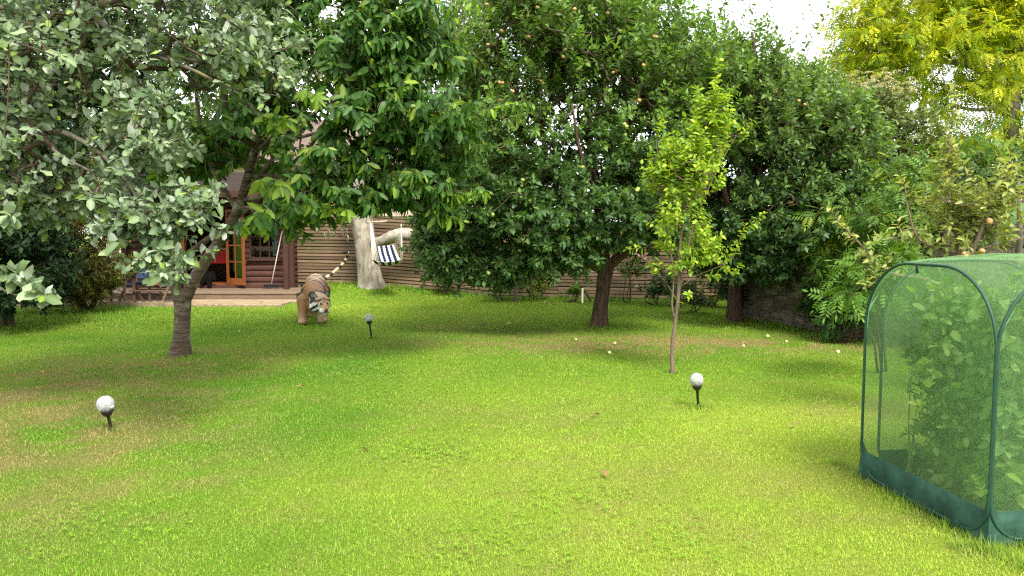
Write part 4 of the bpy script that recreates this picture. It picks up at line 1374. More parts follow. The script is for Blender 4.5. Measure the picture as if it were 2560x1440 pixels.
# ------------------------------------------------------------------ young sapling on the lawn
sp = Tree("sapling", tuple(gp(1680, 936)))
tag(sp.root, "slender young pear sapling with bright lime leaves on the lawn", "tree")
Z2 = 8.3
sp.limb([(1680, 945, Z2, 0.0312), (1681, 925, Z2, 0.0279), (1680, 880, Z2, 0.0221), (1686, 820, Z2, 0.0213), (1693, 770, Z2, 0.0213), (1698, 700, Z2, 0.0197), (1700, 620, Z2, 0.0164), (1712, 520, Z2, 0.0131), (1740, 400, Z2, 0.0098), (1775, 290, Z2, 0.0066), (1795, 200, Z2, 0.0033)], 6)
sp.limb([(1686, 795, Z2, 0.0115), (1680, 760, Z2, 0.0098), (1684, 690, Z2, 0.0090), (1672, 600, Z2, 0.0074), (1650, 480, Z2, 0.0057), (1642, 360, Z2, 0.0025)])
sp.limb([(1697, 735, Z2, 0.0115), (1712, 660, Z2 - .05, 0.0098), (1735, 560, Z2 - .1, 0.0082), (1790, 430, Z2, 0.0057), (1840, 340, Z2, 0.0025)])
sp.limb([(1698, 720, Z2, 0.0066), (1740, 690, Z2, 0.0049), (1800, 665, Z2, 0.0033), (1835, 640, Z2, 0.0016)])
sp.limb([(1690, 745, Z2, 0.0049), (1660, 700, Z2, 0.0033), (1640, 680, Z2, 0.0016)])
E = [ell(1700, 570, Z2, 62, 110, .36), ell(1740, 420, Z2, 82, 120, .4), ell(1782, 300, Z2, 50, 75, .28), ell(1660, 450, Z2, 45, 90, .26), ell(1740, 630, Z2, 60, 40, .26)]
T = fill(E, 400, .8, .04, 2.0, 28)
X = [(1640, 340, Z2), (1645, 330, Z2), (1795, 190, Z2), (1790, 215, Z2), (1840, 330, Z2), (1860, 350, Z2), (1650, 690, Z2), (1640, 680, Z2), (1690, 690, Z2 - .1), (1680, 735, Z2), (1720, 745, Z2 - .1), (1800, 660, Z2), (1835, 640, Z2), (1850, 600, Z2), (1870, 570, Z2), (1610, 620, Z2), (1620, 480, Z2), (1700, 640, Z2 - .2), (1760, 690, Z2), (1830, 690, Z2), (1815, 670, Z2)]
XT = np.array([at(*x) for x in X]); TT = np.vstack([T, XT])
sp.reach(TT, .0)
dirs = out_dirs(TT, at(1700, 600, Z2), .5, .6, .35, 29)
L = rng.uniform(.10, .26, len(TT))
tips = tip_list(sp, TT, dirs, L)
sp.finish(M["bark_sap"], M["bark_sap"], tips, .0022, .008, 14, .06, .1)
P, D, N_, S, I, Tt = shoots_to_leaves(tips, 13, .065, .8, .4, .25, .7, 24, .05, .5)
C = palette(len(P), (.17, .32, .022), (.32, .47, .036), (.42, .48, .04), .25, 14)
put_leaves(sp.root, P, D, N_, S, C, [leaf_template(w, .42, c, .3, 1, False, wv) for w, c, wv in ((.6, .15, .5), (.68, .28, -.5), (.55, .05, 0))], LM["sap"])


# ------------------------------------------------------------------ generic leafy masses
def bush(name, label, cat, base, ells, n, per, size, cols, temps, mat, stem_pts=None, barkm="twig", seed=0, singles=0, up=.45, out=.6, droop=.15, Lr=(.12, .35), gap=.12, gs=1.3, avoid=None, group=None, rmax=.03, upn=.8, young=None, py=.1, bias=.5, t0=.05):
    tr = Tree(name, tuple(base))
    tag(tr.root, label, cat, group)
    if stem_pts is None:
        c = ells[0][0]
        b0 = np.array(base, float)
        tr.pos = []
        for k in range(3):
            e = ells[k % len(ells)][0]
            pts = np.array([b0 + np.array([.06 * (k - 1), .03 * k, 0]), b0 * .6 + e * .4 + rng.normal(0, .08, 3), e])
            Cc = catmull(pts, 5); r_ = np.linspace(rmax * 1.4, rmax * .4, len(Cc))
            tr.limbs.append((Cc, r_)); pr = -1
            for i in range(len(Cc)):
                tr.pos.append(Cc[i]); tr.par_.append(pr if i == 0 else len(tr.pos) - 2); tr.rad.append(r_[i])
    else:
        for s_ in stem_pts: tr.limb(s_)
    T = fill(ells, n, bias, gap, gs, seed, avoid)
    tr.reach(T, .03)
    cen = np.mean([e[0] for e in ells], 0)
    dirs = out_dirs(T, cen - np.array([0, 0, .2]), out, up, .35, seed + 1)
    L = rng.uniform(Lr[0], Lr[1], n)
    tips = tip_list(tr, T, dirs, L)
    tr.finish(M[barkm], M["twig"], tips, .003, rmax, 10, .08, .05)
    P, D, N_, S, I, Tt = shoots_to_leaves(tips, per, size, .8, .5, droop, upn, seed + 2, t0, .45)
    C = palette(len(P), cols[0], cols[1], young, py, seed + 3)
    put_leaves(tr.root, P, D, N_, S, C, temps, mat, singles)
    return tr, T, tips


s_temps = [leaf_template(.5, .45, .15, .3, simple=True), leaf_template(.6, .45, .3, .2, simple=True)]
def diamond(w, curl, fold):
    return np.array([[0, 0, 0], [.45, w / 2, fold * w - curl * .2], [1, 0, -curl], [.45, -w / 2, fold * w - curl * .2]]), np.array([[0, 3, 1], [3, 2, 1]])
d_temps = [diamond(.5, .15, .15), diamond(.6, .3, .1)]
m_temps = [diamond(.22, .1, .1), diamond(.28, .25, .1)]
n_temps = [leaf_template(.16, .4, .1, .2, simple=True), leaf_template(.2, .4, .25, .2, simple=True)]
pin = [pinnate_template(4, .36, .38, .25), pinnate_template(5, .32, .36, .45)]
fern = [pinnate_template(8, .26, .42, .3), pinnate_template(8, .26, .42, .6)]

# golden robinia at the top right
gr, T, tips = bush("golden_robinia_tree", "tall golden yellow robinia tree against the sky at the top right", "tree", (14.4, 21.5, 0),
     [ell(2330, 70, 21, 230, 130, 2.6), ell(2480, 60, 21, 190, 190, 2.6), ell(2230, 160, 20.5, 130, 90, 1.8), ell(2400, 230, 21, 170, 60, 1.8), ell(2180, 190, 20.5, 70, 70, 1.0), ell(2190, 90, 20.6, 95, 100, 1.4), ell(2560, 330, 21, 120, 50, 1.4), ell(2420, 330, 21.5, 110, 45, 1.0), ell(2400, -80, 21, 300, 130, 2.5), ell(2650, 100, 21, 150, 300, 2)],
     1800, 8, .34, ((.34, .43, .02), (.64, .62, .03)), pin, LM["gold"],
     stem_pts=[[(2560, 760, 21.5, .30), (2545, 600, 21.4, .26), (2540, 450, 21.3, .22), (2530, 300, 21.2, .19), (2535, 180, 21.1, .15), (2560, 40, 21, .11), (2580, -120, 21, .06)],
               [(2530, 290, 21.2, .13), (2480, 210, 21.1, .11), (2440, 170, 21, .09), (2370, 155, 20.9, .06), (2280, 150, 20.8, .03)],
               [(2530, 300, 21.2, .09), (2490, 270, 21.1, .07), (2440, 275, 21, .05), (2350, 260, 20.9, .03)],
               [(2535, 190, 21.1, .1), (2480, 80, 21, .07), (2400, -10, 20.9, .04), (2330, -80, 21, .02)],
               [(2535, 210, 21.1, .08), (2570, 120, 20.8, .06), (2620, 30, 20.6, .03)]],
     barkm="bark_grey", seed=31, up=.05, out=.8, droop=.35, Lr=(.3, .8), gap=.12, gs=.55, rmax=.05, young=(.15, .28, .02), py=.35, upn=1.2)

# elder with flat flower heads
el, T, tips = bush("elder_bush", "tall elder bush with flat tan flower heads between apple and golden tree", "bush", (8.2, 15.6, 0),
     [ell(2230, 340, 15.5, 120, 90, 1.2), ell(2150, 270, 15.5, 110, 80, 1.0), ell(2290, 420, 15.3, 80, 90, 1.0), ell(2180, 450, 15.2, 120, 100, 1.0), ell(2260, 560, 15.3, 120, 120, 1)],
     1200, 12, .12, ((.09, .15, .04), (.21, .26, .08)), d_temps, LM["plain"], seed=37, rmax=.05, gap=.1, young=(.2, .24, .06), py=.15)
vv, ff, cc_ = [], [], []
for j in np.argsort([-t[2] for t in T])[:150]:
    k, p0, d, Ln = tips[j]; e = p0 + d * Ln + np.array([0, -.1, .05]); r_ = rng.uniform(.07, .13)
    cu = np.array([.42, .38, .20]) if rng.random() < .75 else np.array([.55, .50, .34])
    for q in range(46):
        a, rr = rng.random() * 6.28, r_ * math.sqrt(rng.random())
        p = e + np.array([rr * math.cos(a), rr * math.sin(a), .03 - .35 * rr * rr / r_ + rng.normal(0, .006)]); s_ = rng.uniform(.008, .014); b = len(vv)
        n0 = rng.normal(0, 1, 3); n0 /= np.linalg.norm(n0); n1 = np.cross(n0, rng.normal(0, 1, 3)); n1 /= np.linalg.norm(n1)
        vv += [p + n0 * s_, p + n1 * s_, p - n0 * s_, p - n1 * s_]; ff += [[b, b + 1, b + 2], [b, b + 2, b + 3]]; cc_ += [cu * rng.uniform(.7, 1.2)] * 4
o = link("flower_heads", mesh_np("flower_heads", np.array(vv), np.array(ff), np.array(cc_)), LM["plain"], el.root); o["kind"] = "stuff"

# wisteria over the wall
bush("wisteria", "wisteria with long divided leaves spilling over the stone wall", "climber", (5.3, 11.6, 0),
     [ell(2200, 560, 11.0, 140, 90, .7), ell(2330, 480, 11.2, 150, 70, .8), ell(2120, 620, 11.2, 80, 70, .5), ell(2260, 640, 10.2, 120, 70, .5), ell(2420, 420, 11.5, 160, 50, .8), ell(2350, 600, 10.5, 150, 90, .7), ell(2265, 520, 10.0, 70, 50, .3)],
     700, 7, .21, ((.05, .13, .018), (.13, .24, .03)), pin, LM["plain"], seed=41, up=-.05, out=.6, droop=.55, Lr=(.15, .5), gap=.05, young=(.26, .34, .03), py=.12, rmax=.03)
bush("wisteria", "trailing wisteria spray hanging beside the net cage", "climber", (4.1, 8.3, 0),
     [ell(2120, 735, 7.6, 30, 30, .2), ell(2170, 690, 7.8, 60, 50, .3), ell(2220, 640, 8.0, 60, 50, .3)],
     34, 6, .22, ((.07, .17, .02), (.15, .27, .03)), pin, LM["plain"], seed=43, up=-.15, out=.4, droop=.6, Lr=(.1, .25), gap=0, rmax=.012)
# dense hedge behind on the right
bush("ivy_hedge", "dense grey green ivy hedge at the far right behind the pale young apple", "hedge", (7.2, 10.2, 0),
     [ell(2500, 540, 10.0, 140, 130, .8), ell(2650, 520, 10, 150, 160, .8), ell(2420, 620, 10, 120, 100, .7)],
     900, 12, .085, ((.03, .075, .025), (.11, .17, .06)), d_temps, LM["plain"], seed=47, rmax=.03, gap=.02)
bush("laurel_bush", "bright green laurel bush below the golden tree at the right", "bush", (8.6, 13.0, 0),
     [ell(2420, 450, 12.8, 170, 50, .8), ell(2560, 420, 13, 120, 60, .8), ell(2480, 520, 12.6, 160, 70, .8)],
     700, 12, .11, ((.16, .25, .02), (.32, .38, .03)), s_temps, LM["plain"], seed=48, rmax=.03, gap=.08, young=(.32, .34, .05), py=.2)
# fern and nettles at the foot of the wall
for i, (px, py, Z, rx, ry, lab) in enumerate([(2105, 800, 10.6, 45, 45, "dark fern clump at the foot of the stone wall near the cage"), (2050, 770, 11.6, 30, 25, "low fern sprouting against the middle of the stone wall"), (2130, 720, 10.6, 35, 45, "leafy shoots climbing the wall above the dark fern clump")]):
    g0 = at(px, py, Z)
    bush("fern", lab, "fern", (g0[0], g0[1], 0), [ell(px, py, Z, rx, ry, .3)], 34, 6, .2, ((.025, .075, .012), (.06, .13, .02)), fern, LM["plain"], seed=50 + i, rmax=.008, gap=0, droop=.5)

# pale young apple behind the cage
pa = Tree("young_apple_tree", (3.75, 6.1, 0))
tag(pa.root, "pale leaved young apple tree with tall shoots behind the net cage", "tree")
Zp = 6.0
pa.limb([(2400, 1060, Zp + .1, .035), (2398, 800, Zp, .03), (2396, 640, Zp, .024), (2385, 500, Zp, .018), (2372, 400, Zp, .013), (2378, 320, Zp, .008), (2392, 262, Zp, .003)])
pa.limb([(2400, 720, Zp, .02), (2420, 660, Zp - .2, .018), (2460, 560, Zp - .2, .014), (2500, 460, Zp - .2, .01), (2530, 400, Zp - .2, .004)])
pa.limb([(2400, 760, Zp, .018), (2320, 700, Zp, .014), (2220, 680, Zp, .01), (2150, 610, Zp, .007), (2090, 545, Zp, .003)])
pa.limb([(2440, 625, Zp - .2, .01), (2500, 610, Zp - .3, .007), (2570, 590, Zp - .3, .004)])
pa.limb([(2396, 640, Zp, .012), (2300, 600, Zp, .01), (2270, 520, Zp, .006), (2262, 460, Zp, .003)])
E = [ell(2380, 540, Zp, 70, 110, .35), ell(2300, 600, Zp, 70, 70, .3), ell(2440, 590, Zp - .1, 90, 60, .35), ell(2500, 500, Zp - .2, 60, 60, .3), ell(2260, 680, Zp, 60, 40, .25), ell(2380, 420, Zp, 18, 80, .1)]
T = fill(E, 165, .7, .06, 2, 61)
X = [(2388, 300, Zp), (2375, 340, Zp), (2372, 380, Zp), (2376, 420, Zp), (2390, 262, Zp), (2090, 548, Zp), (2105, 570, Zp), (2125, 590, Zp), (2140, 605, Zp), (2160, 630, Zp), (2180, 650, Zp), (2200, 670, Zp), (2215, 600, Zp), (2520, 415, Zp - .2), (2500, 440, Zp - .2), (2545, 440, Zp - .2), (2265, 470, Zp), (2290, 500, Zp), (2190, 700, Zp), (2170, 720, Zp)]
XT = np.array([at(*x) for x in X]); TT = np.vstack([T, XT])
pa.reach(TT, 0)
dirs = out_dirs(TT, at(2380, 640, Zp), .45, .65, .3, 62)
L = np.concatenate([rng.uniform(.10, .24, len(T)), rng.uniform(.08, .14, len(XT))])
tips = tip_list(pa, TT, dirs, L)
pa.finish(M["bark_sap"], M["bark_sap"], tips, .0025, .012, 10, .06, .05)
P, D, N_, S, I, Tt = shoots_to_leaves(tips, 11, .068, .75, .5, .2, .7, 63, .05, .5)
C = palette(len(P), (.17, .24, .05), (.33, .38, .10), (.48, .46, .16), .22, 64)
put_leaves(pa.root, P, D, N_, S, C, [leaf_template(w, .48, c, .4, 1, False, wv) for w, c, wv in ((.46, .2, .5), (.52, .35, -.5), (.42, .05, 0))], LM["sap"])
for px, py in ((2475, 555), (2455, 628), (2415, 640)):
    put_fruit(pa.root, [at(px, py, Zp - .35)], [True], .021)
# fig leaves
fg = empty("fig_bush", (4.55, 6.9, 0)); tag(fg, "fig with large lobed blue green leaves at the right edge", "bush")


def fig_mesh(seed):
    r_ = random.Random(seed); V = [(0, 0, 0)]; k = 40
    for i in range(k):
        a = -2.6 + 5.2 * i / (k - 1)
        lob = .55 + .45 * abs(math.cos(a * 1.15)) ** 1.3
        rr = .5 * lob * (1.15 - .25 * abs(a) / 2.6)
        V.append((.12 + rr * math.cos(a), rr * math.sin(a), -.12 * rr * rr * 4 + .04 * math.sin(a * 3 + seed)))
    me = mesh_np("leaf", np.array(V), np.array([[0, i, i + 1] for i in range(1, k)]), np.repeat(np.array([[.10, .19, .06]]), k + 1, 0)); me.materials.append(LM["plain"]); return me


fms = [fig_mesh(s) for s in range(3)]
tube("stem", [(4.55, 6.9, 0), (4.5, 6.8, .8), (4.4, 6.6, 1.5), (4.3, 6.5, 2.0)], [.04, .035, .025, .012], M["bark_grey"], fg, 8)
for i, (px, py, s_) in enumerate([(2490, 560, .26), (2440, 530, .24), (2520, 640, .24), (2540, 520, .25), (2560, 590, .27), (2420, 500, .2), (2530, 480, .2), (2455, 600, .22), (2575, 450, .25), (2545, 650, .25), (2500, 600, .2)]):
    o = bpy.data.objects.new("leaf", fms[i % 3]); COL.objects.link(o); o.location = at(px, py, 6.75 + .1 * (i % 3)); o.scale = (s_,) * 3
    o.rotation_euler = (rng.uniform(.3, 1.1), rng.uniform(-.3, .5), rng.uniform(-2.2, -.9)); par(o, fg)

# ------------------------------------------------------------------ left background
bush("conifer_hedge", "bronze tinged conifer hedge at the left end of the patio", "hedge", (-8.4, 14.9, 0),
     [ell(180, 650, 14.6, 120, 100, .8), ell(225, 690, 14.4, 80, 60, .6), ell(255, 630, 14.6, 60, 100, .6), ell(130, 720, 14.3, 110, 40, .5), ell(120, 560, 15, 110, 120, .9), ell(200, 480, 15, 110, 90, .8)],
     2000, 18, .10, ((.035, .050, .010), (.12, .12, .018)), m_temps, LM["plain"], seed=71, rmax=.04, gap=.02, Lr=(.1, .24), up=.1, out=.8, bias=.35, young=(.24, .20, .03), py=.3)
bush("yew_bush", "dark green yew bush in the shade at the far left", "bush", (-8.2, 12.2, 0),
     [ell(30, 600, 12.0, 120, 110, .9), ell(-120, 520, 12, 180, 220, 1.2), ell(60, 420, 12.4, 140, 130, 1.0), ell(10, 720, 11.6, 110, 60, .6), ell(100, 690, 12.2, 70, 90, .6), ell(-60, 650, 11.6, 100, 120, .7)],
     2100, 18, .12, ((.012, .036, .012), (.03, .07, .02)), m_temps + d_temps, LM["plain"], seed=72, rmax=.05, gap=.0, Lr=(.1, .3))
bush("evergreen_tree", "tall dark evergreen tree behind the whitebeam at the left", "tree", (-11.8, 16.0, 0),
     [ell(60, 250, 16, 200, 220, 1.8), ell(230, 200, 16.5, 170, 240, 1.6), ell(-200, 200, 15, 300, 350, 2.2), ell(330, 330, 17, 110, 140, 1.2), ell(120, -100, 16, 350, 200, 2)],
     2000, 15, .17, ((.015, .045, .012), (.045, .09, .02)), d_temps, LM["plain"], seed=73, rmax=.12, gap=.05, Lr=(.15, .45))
bush("laurel_hedge", "dark laurel hedge showing above the fence behind the large apple tree", "hedge", (1.2, 19.6, 0),
     [ell(1130, 480, 20, 140, 70, .9), ell(1350, 470, 20, 160, 90, .9), ell(1560, 480, 19.6, 150, 80, .9), ell(1760, 480, 19.2, 150, 90, .9)],
     800, 12, .17, ((.02, .055, .015), (.06, .12, .025)), s_temps, LM["plain"], seed=75, rmax=.06, gap=.15, gs=.7, Lr=(.15, .4))
bush("hazel_tree", "leafy green tree behind the cabin roof", "tree", (-9.2, 24.5, 0),
     [ell(540, 250, 24, 130, 150, 2), ell(700, 120, 24, 160, 170, 2), ell(420, 300, 24, 110, 170, 1.6)],
     800, 14, .18, ((.05, .11, .02), (.12, .20, .03)), s_temps, LM["plain"], seed=74, rmax=.1, gap=.25, gs=.6, Lr=(.2, .5))

# ------------------------------------------------------------------ old gum tree by the fence
def gumbark():
    m = bark("gum_bark_peeling", [(.20, .165, .125), (.40, .36, .30), (.30, .26, .21), (.48, .44, .38)], (1.4, 1.4, .5), 3.2, .6)
    nt = m.node_tree; N, L_ = nt.nodes, nt.links; b = N["Principled BSDF"]
    src = b.inputs["Base Color"].links[0].from_socket
    tc = N.new("ShaderNodeTexCoord"); mp = N.new("ShaderNodeMapping"); mp.inputs["Scale"].default_value = (2.2, 2.2, .8); L_.new(tc.outputs["Object"], mp.inputs["Vector"])
    no = N.new("ShaderNodeTexNoise"); no.inputs["Scale"].default_value = 2.6; no.inputs["Detail"].default_value = 7; no.inputs["Distortion"].default_value = 1.2; L_.new(mp.outputs["Vector"], no.inputs["Vector"])
    r_ = N.new("ShaderNodeMapRange"); r_.inputs["From Min"].default_value = .46; r_.inputs["From Max"].default_value = .58; L_.new(no.outputs["Fac"], r_.inputs["Value"])
    mx = N.new("ShaderNodeMix"); mx.data_type = 'RGBA'; mx.inputs["B"].default_value = (.22, .18, .14, 1)
    L_.new(r_.outputs["Result"], mx.inputs["Factor"]); L_.new(src, mx.inputs["A"])
    n2 = N.new("ShaderNodeTexNoise"); n2.inputs["Scale"].default_value = 6; n2.inputs["Detail"].default_value = 9; L_.new(mp.outputs["Vector"], n2.inputs["Vector"])
    r2 = N.new("ShaderNodeMapRange"); r2.inputs["From Min"].default_value = .60; r2.inputs["From Max"].default_value = .74; r2.inputs["To Max"].default_value = .6; L_.new(n2.outputs["Fac"], r2.inputs["Value"])
    m3 = N.new("ShaderNodeMix"); m3.data_type = 'RGBA'; m3.inputs["B"].default_value = (.06, .042, .03, 1)
    L_.new(r2.outputs["Result"], m3.inputs["Factor"]); L_.new(mx.outputs["Result"], m3.inputs["A"]); L_.new(m3.outputs["Result"], b.inputs["Base Color"])
    return m


M["bark_euc"] = gumbark()
eu = Tree("gum_tree", tuple(gp(925, 718)))
tag(eu.root, "old pale barked gum tree with broken trunk beside the hammock chair", "tree")
Ze = 18.1
C0 = eu.limb([(930, 742, Ze, 0.4042), (930, 722, Ze, 0.3354), (926, 700, Ze, 0.2881), (918, 650, Ze, 0.2623), (912, 600, Ze, 0.2537), (906, 555, Ze, 0.2451), (902, 530, Ze, 0.2322), (898, 508, Ze, 0.1720)], 6)
eu.limb([(935, 610, Ze - .1, 0.1462), (955, 604, Ze - .2, 0.1376), (985, 590, Ze - .3, 0.1419), (1020, 586, Ze - .3, 0.1376), (1060, 600, Ze - .2, 0.1118), (1110, 596, Ze, 0.0860), (1160, 570, Ze, 0.0516)])
eu.limb([(905, 560, Ze + .1, 0.1720), (898, 450, Ze + .1, 0.1462), (895, 360, Ze, 0.1290), (905, 250, Ze, 0.1032), (960, 120, Ze, 0.0774), (1050, -20, Ze, 0.0516), (1100, -150, Ze, 0.0258)])
eu.limb([(896, 420, Ze, 0.1032), (960, 400, Ze, 0.0860), (1015, 385, Ze, 0.0731), (1060, 300, Ze, 0.0516), (1110, 180, Ze, 0.0344), (1140, 30, Ze, 0.0172)])
eu.limb([(895, 360, Ze, 0.0860), (870, 250, Ze, 0.0602), (840, 120, Ze, 0.0344)])
E = [ell(1130, 60, 19.5, 110, 110, 1.6), ell(1180, 200, 20.5, 70, 110, 1.2), ell(1000, 60, 20.5, 140, 100, 1.6), ell(860, 120, 20.5, 100, 110, 1.3), ell(1280, 20, 20.5, 90, 80, 1.2)]
T = fill(E, 420, .6, .2, .8, 81)
X = [(795, 560, 17.6), (820, 565, 17.6), (850, 560, 17.6), (810, 575, 17.7), (835, 570, 17.6), (865, 565, 17.7)]
XT = np.array([at(*x) for x in X]); TT = np.vstack([T, XT])
eu.reach(TT, -.1)
dirs = norm(np.array([[0, 0, -.9]]) + rng.normal(0, .3, (len(TT), 3)))
tips = tip_list(eu, TT, dirs, rng.uniform(.25, .6, len(TT)) * np.where(np.arange(len(TT)) < len(T), 1, .5))
eu.finish(M["bark_euc"], M["twig"], tips, .005, .05, 40, .06, .16)
P, D, N_, S, I, Tt = shoots_to_leaves(tips, 15, .15, .3, .3, 1.0, .1, 82, .05, .4)
C = palette(len(P), (.12, .14, .09), (.24, .24, .17), (.30, .22, .15), .2, 83)
put_leaves(eu.root, P, D, N_, S, C, n_temps, LM["plain"], 0)
# jagged broken rim
for k in range(9):
    a = 2 * math.pi * k / 9
    c = at(903, 518, Ze); h = .18 + .28 * rng.random() + (.35 if k in (4, 5) else 0)
    p = c + np.array([math.cos(a) * .25, math.sin(a) * .25, -.1])
    V = [p + np.array([-.07, -.05, 0]), p + np.array([.07, -.05, 0]), p + np.array([.05, .05, 0]), p + np.array([-.05, .05, 0]), p + np.array([.08 * math.cos(a) - (.2 if k in (4, 5) else 0), .08 * math.sin(a), h])]
    link("splinter", mesh_py("splinter", V, [(0, 1, 4), (1, 2, 4), (2, 3, 4), (3, 0, 4), (3, 2, 1, 0)]), M["bark_euc"], eu.root)

# ------------------------------------------------------------------ border plants along the fence
blist = [("rose_bush", "pink flowered rose bush against the fence right of the apple trunk", 1570, 660, 16.6, 40, 45, .4, (.06, .12, .03), (.14, .20, .05), .07),
         ("border_shrub", "dark leafy shrub under the fence between rose bush and sapling", 1640, 715, 16.2, 50, 45, .5, (.03, .08, .02), (.08, .15, .03), .08),
         ("border_shrub", "low shrub with mixed foliage behind the sapling trunk", 1735, 745, 14.6, 55, 35, .5, (.035, .085, .02), (.10, .16, .04), .07),
         ("border_shrub", "yellow green shrub at the fence right of the sapling", 1790, 700, 15.6, 45, 50, .5, (.10, .15, .02), (.22, .26, .03), .08),
         ("border_shrub", "dark hanging shrub beside the end of the stone wall", 1825, 715, 13.6, 45, 55, .4, (.02, .055, .015), (.05, .10, .02), .08),
         ("border_shrub", "olive shrub by the fence left of the short stake", 1330, 700, 17.3, 35, 55, .4, (.09, .13, .02), (.2, .24, .04), .07),
         ("border_shrub", "little shrub on the fence left under the apple branches", 1250, 690, 17.2, 28, 45, .3, (.10, .15, .02), (.22, .26, .04), .06),
         ("border_shrub", "small fern like weed beside the short stake", 1425, 735, 16.7, 28, 14, .25, (.06, .14, .02), (.14, .24, .03), .06),
         ("border_shrub", "weedy clump at the fence foot right of the gum tree", 1110, 700, 17.8, 22, 14, .3, (.08, .16, .03), (.18, .28, .05), .07)]
for i, (nm, lab, px, py, Z, rx, ry, rz, a, b_, sz) in enumerate(blist):
    g0 = at(px, py, Z)
    tr, T, tips = bush(nm, lab, "shrub", (g0[0], g0[1], float(ground_z(g0[0], g0[1]))), [ell(px, py, Z, rx, ry, rz), ell(px + rx * .3, py + ry * .4, Z, rx * .8, ry * .5, rz)], 70 if sz > .065 else 45, 12, sz * 1.2, (a, b_), s_temps, LM["plain"], seed=90 + i, rmax=.012, gap=.05, Lr=(.08, .22))
    if i == 0:
        for q in rng.choice(len(tips), 16, replace=False):
            k, p0, d, Ln = tips[q]; e = p0 + d * Ln
            V, Fc = [], []
            for h in range(2):
                for w_ in range(5):
                    aa = 2 * math.pi * w_ / 5 + h * .6; r1 = .045 - .015 * h; b = len(V)
                    V += [e, e + np.array([math.cos(aa - .5) * r1, -.02 - .01 * h, math.sin(aa - .5) * r1]), e + np.array([math.cos(aa) * r1 * 1.3, -.025, math.sin(aa) * r1 * 1.3]), e + np.array([math.cos(aa + .5) * r1, -.02 - .01 * h, math.sin(aa + .5) * r1])]
                    Fc.append((b, b + 1, b + 2, b + 3))
            link("flower", mesh_py("flower", V, Fc), M.setdefault("petal", plain("rose_petal", (.72, .42, .40), .7, .2)), tr.root)
yt, _, _ = bush("young_tree", "small round headed tree in front of the fence left of the stake", "tree", tuple(gp(1290, 752)),
     [ell(1290, 665, 16.9, 50, 38, .5), ell(1330, 640, 16.9, 40, 30, .4), ell(1250, 700, 16.8, 30, 30, .3)], 110, 12, .10, ((.02, .065, .018), (.055, .12, .03)), s_temps, LM["plain"],
     stem_pts=[[(1290, 758, 16.9, .05), (1290, 735, 16.9, .045), (1289, 710, 16.9, .04), (1295, 670, 16.9, .02)]], barkm="bark_grey", seed=120, rmax=.015)

# ------------------------------------------------------------------ solar stake lights
def crackle():
    m, nt, b = nmat("crackle_glass")
    N, L_ = nt.nodes, nt.links
    b.inputs["Base Color"].default_value = (.93, .95, .95, 1); b.inputs["Roughness"].default_value = .12
    b.inputs["Transmission Weight"].default_value = .62; b.inputs["IOR"].default_value = 1.35; b.inputs["Specular IOR Level"].default_value = .7
    tc = N.new("ShaderNodeTexCoord"); v = N.new("ShaderNodeTexVoronoi"); v.feature = 'DISTANCE_TO_EDGE'; v.inputs["Scale"].default_value = 26
    L_.new(tc.outputs["Object"], v.inputs["Vector"])
    r_ = N.new("ShaderNodeMapRange"); r_.inputs["From Max"].default_value = .08; L_.new(v.outputs["Distance"], r_.inputs["Value"])
    bp = N.new("ShaderNodeBump"); bp.inputs["Strength"].default_value = .35; bp.inputs["Distance"].default_value = .003
    L_.new(r_.outputs["Result"], bp.inputs["Height"]); L_.new(bp.outputs["Normal"], b.inputs["Normal"])
    cr = N.new("ShaderNodeValToRGB"); cr.color_ramp.elements[0].color = (.45, .47, .47, 1); cr.color_ramp.elements[1].color = (.80, .82, .82, 1)
    L_.new(r_.outputs["Result"], cr.inputs["Fac"]); L_.new(cr.outputs["Color"], b.inputs["Base Color"])
    return m


M["crackle"] = crackle()
M["bronze"] = plain("dark_bronze", (.03, .025, .02), .4, .5, .15, metal=.4)
labs = ["solar stake light with crackled glass globe on the dry grass at the left", "solar stake light with glass globe in front of the sapling", "small distant solar stake light on the lawn beside the tiger"]
for i, (px, py, top, lean, R) in enumerate([(279, 1076, 985, -.17, .067), (1746, 1020, 929, -.09, .062), (929, 846, 783, -.12, .061)]):
    g0 = gp(px, py)
    Z = g0[1]
    H = (py - top) * Z / F_PX
    lt = empty("solar_light", tuple(g0)); lt.rotation_euler = (.03, lean, 0)
    tag(lt, labs[i], "garden light", "solar stake lights on the lawn")
    zc = H - R
    pr = [(R * math.sin(a), zc - R * math.cos(a)) for a in np.linspace(.75, math.pi - .02, 18)]
    link("globe", lathe_mesh("globe", pr, 32), M["crackle"], lt, True)
    zb = zc - R * math.cos(.75)
    rb = R * math.sin(.75) + .004
    link("cup", lathe_mesh("cup", [(.012, zb - .05), (.022, zb - .047), (.034, zb - .035), (rb - .004, zb - .012), (rb, zb + .004), (rb - .006, zb + .005)], 24), M["bronze"], lt, True)
    link("cell", lathe_mesh("cell", [(.03, zb + .006), (.03, zb + .02), (.004, zb + .024)], 16), M["grey"], lt, True)
    link("stake", lathe_mesh("stake", [(.010, -.08), (.0125, 0), (.0125, zb - .045), (.014, zb - .044)], 14), M["bronze"], lt, True)


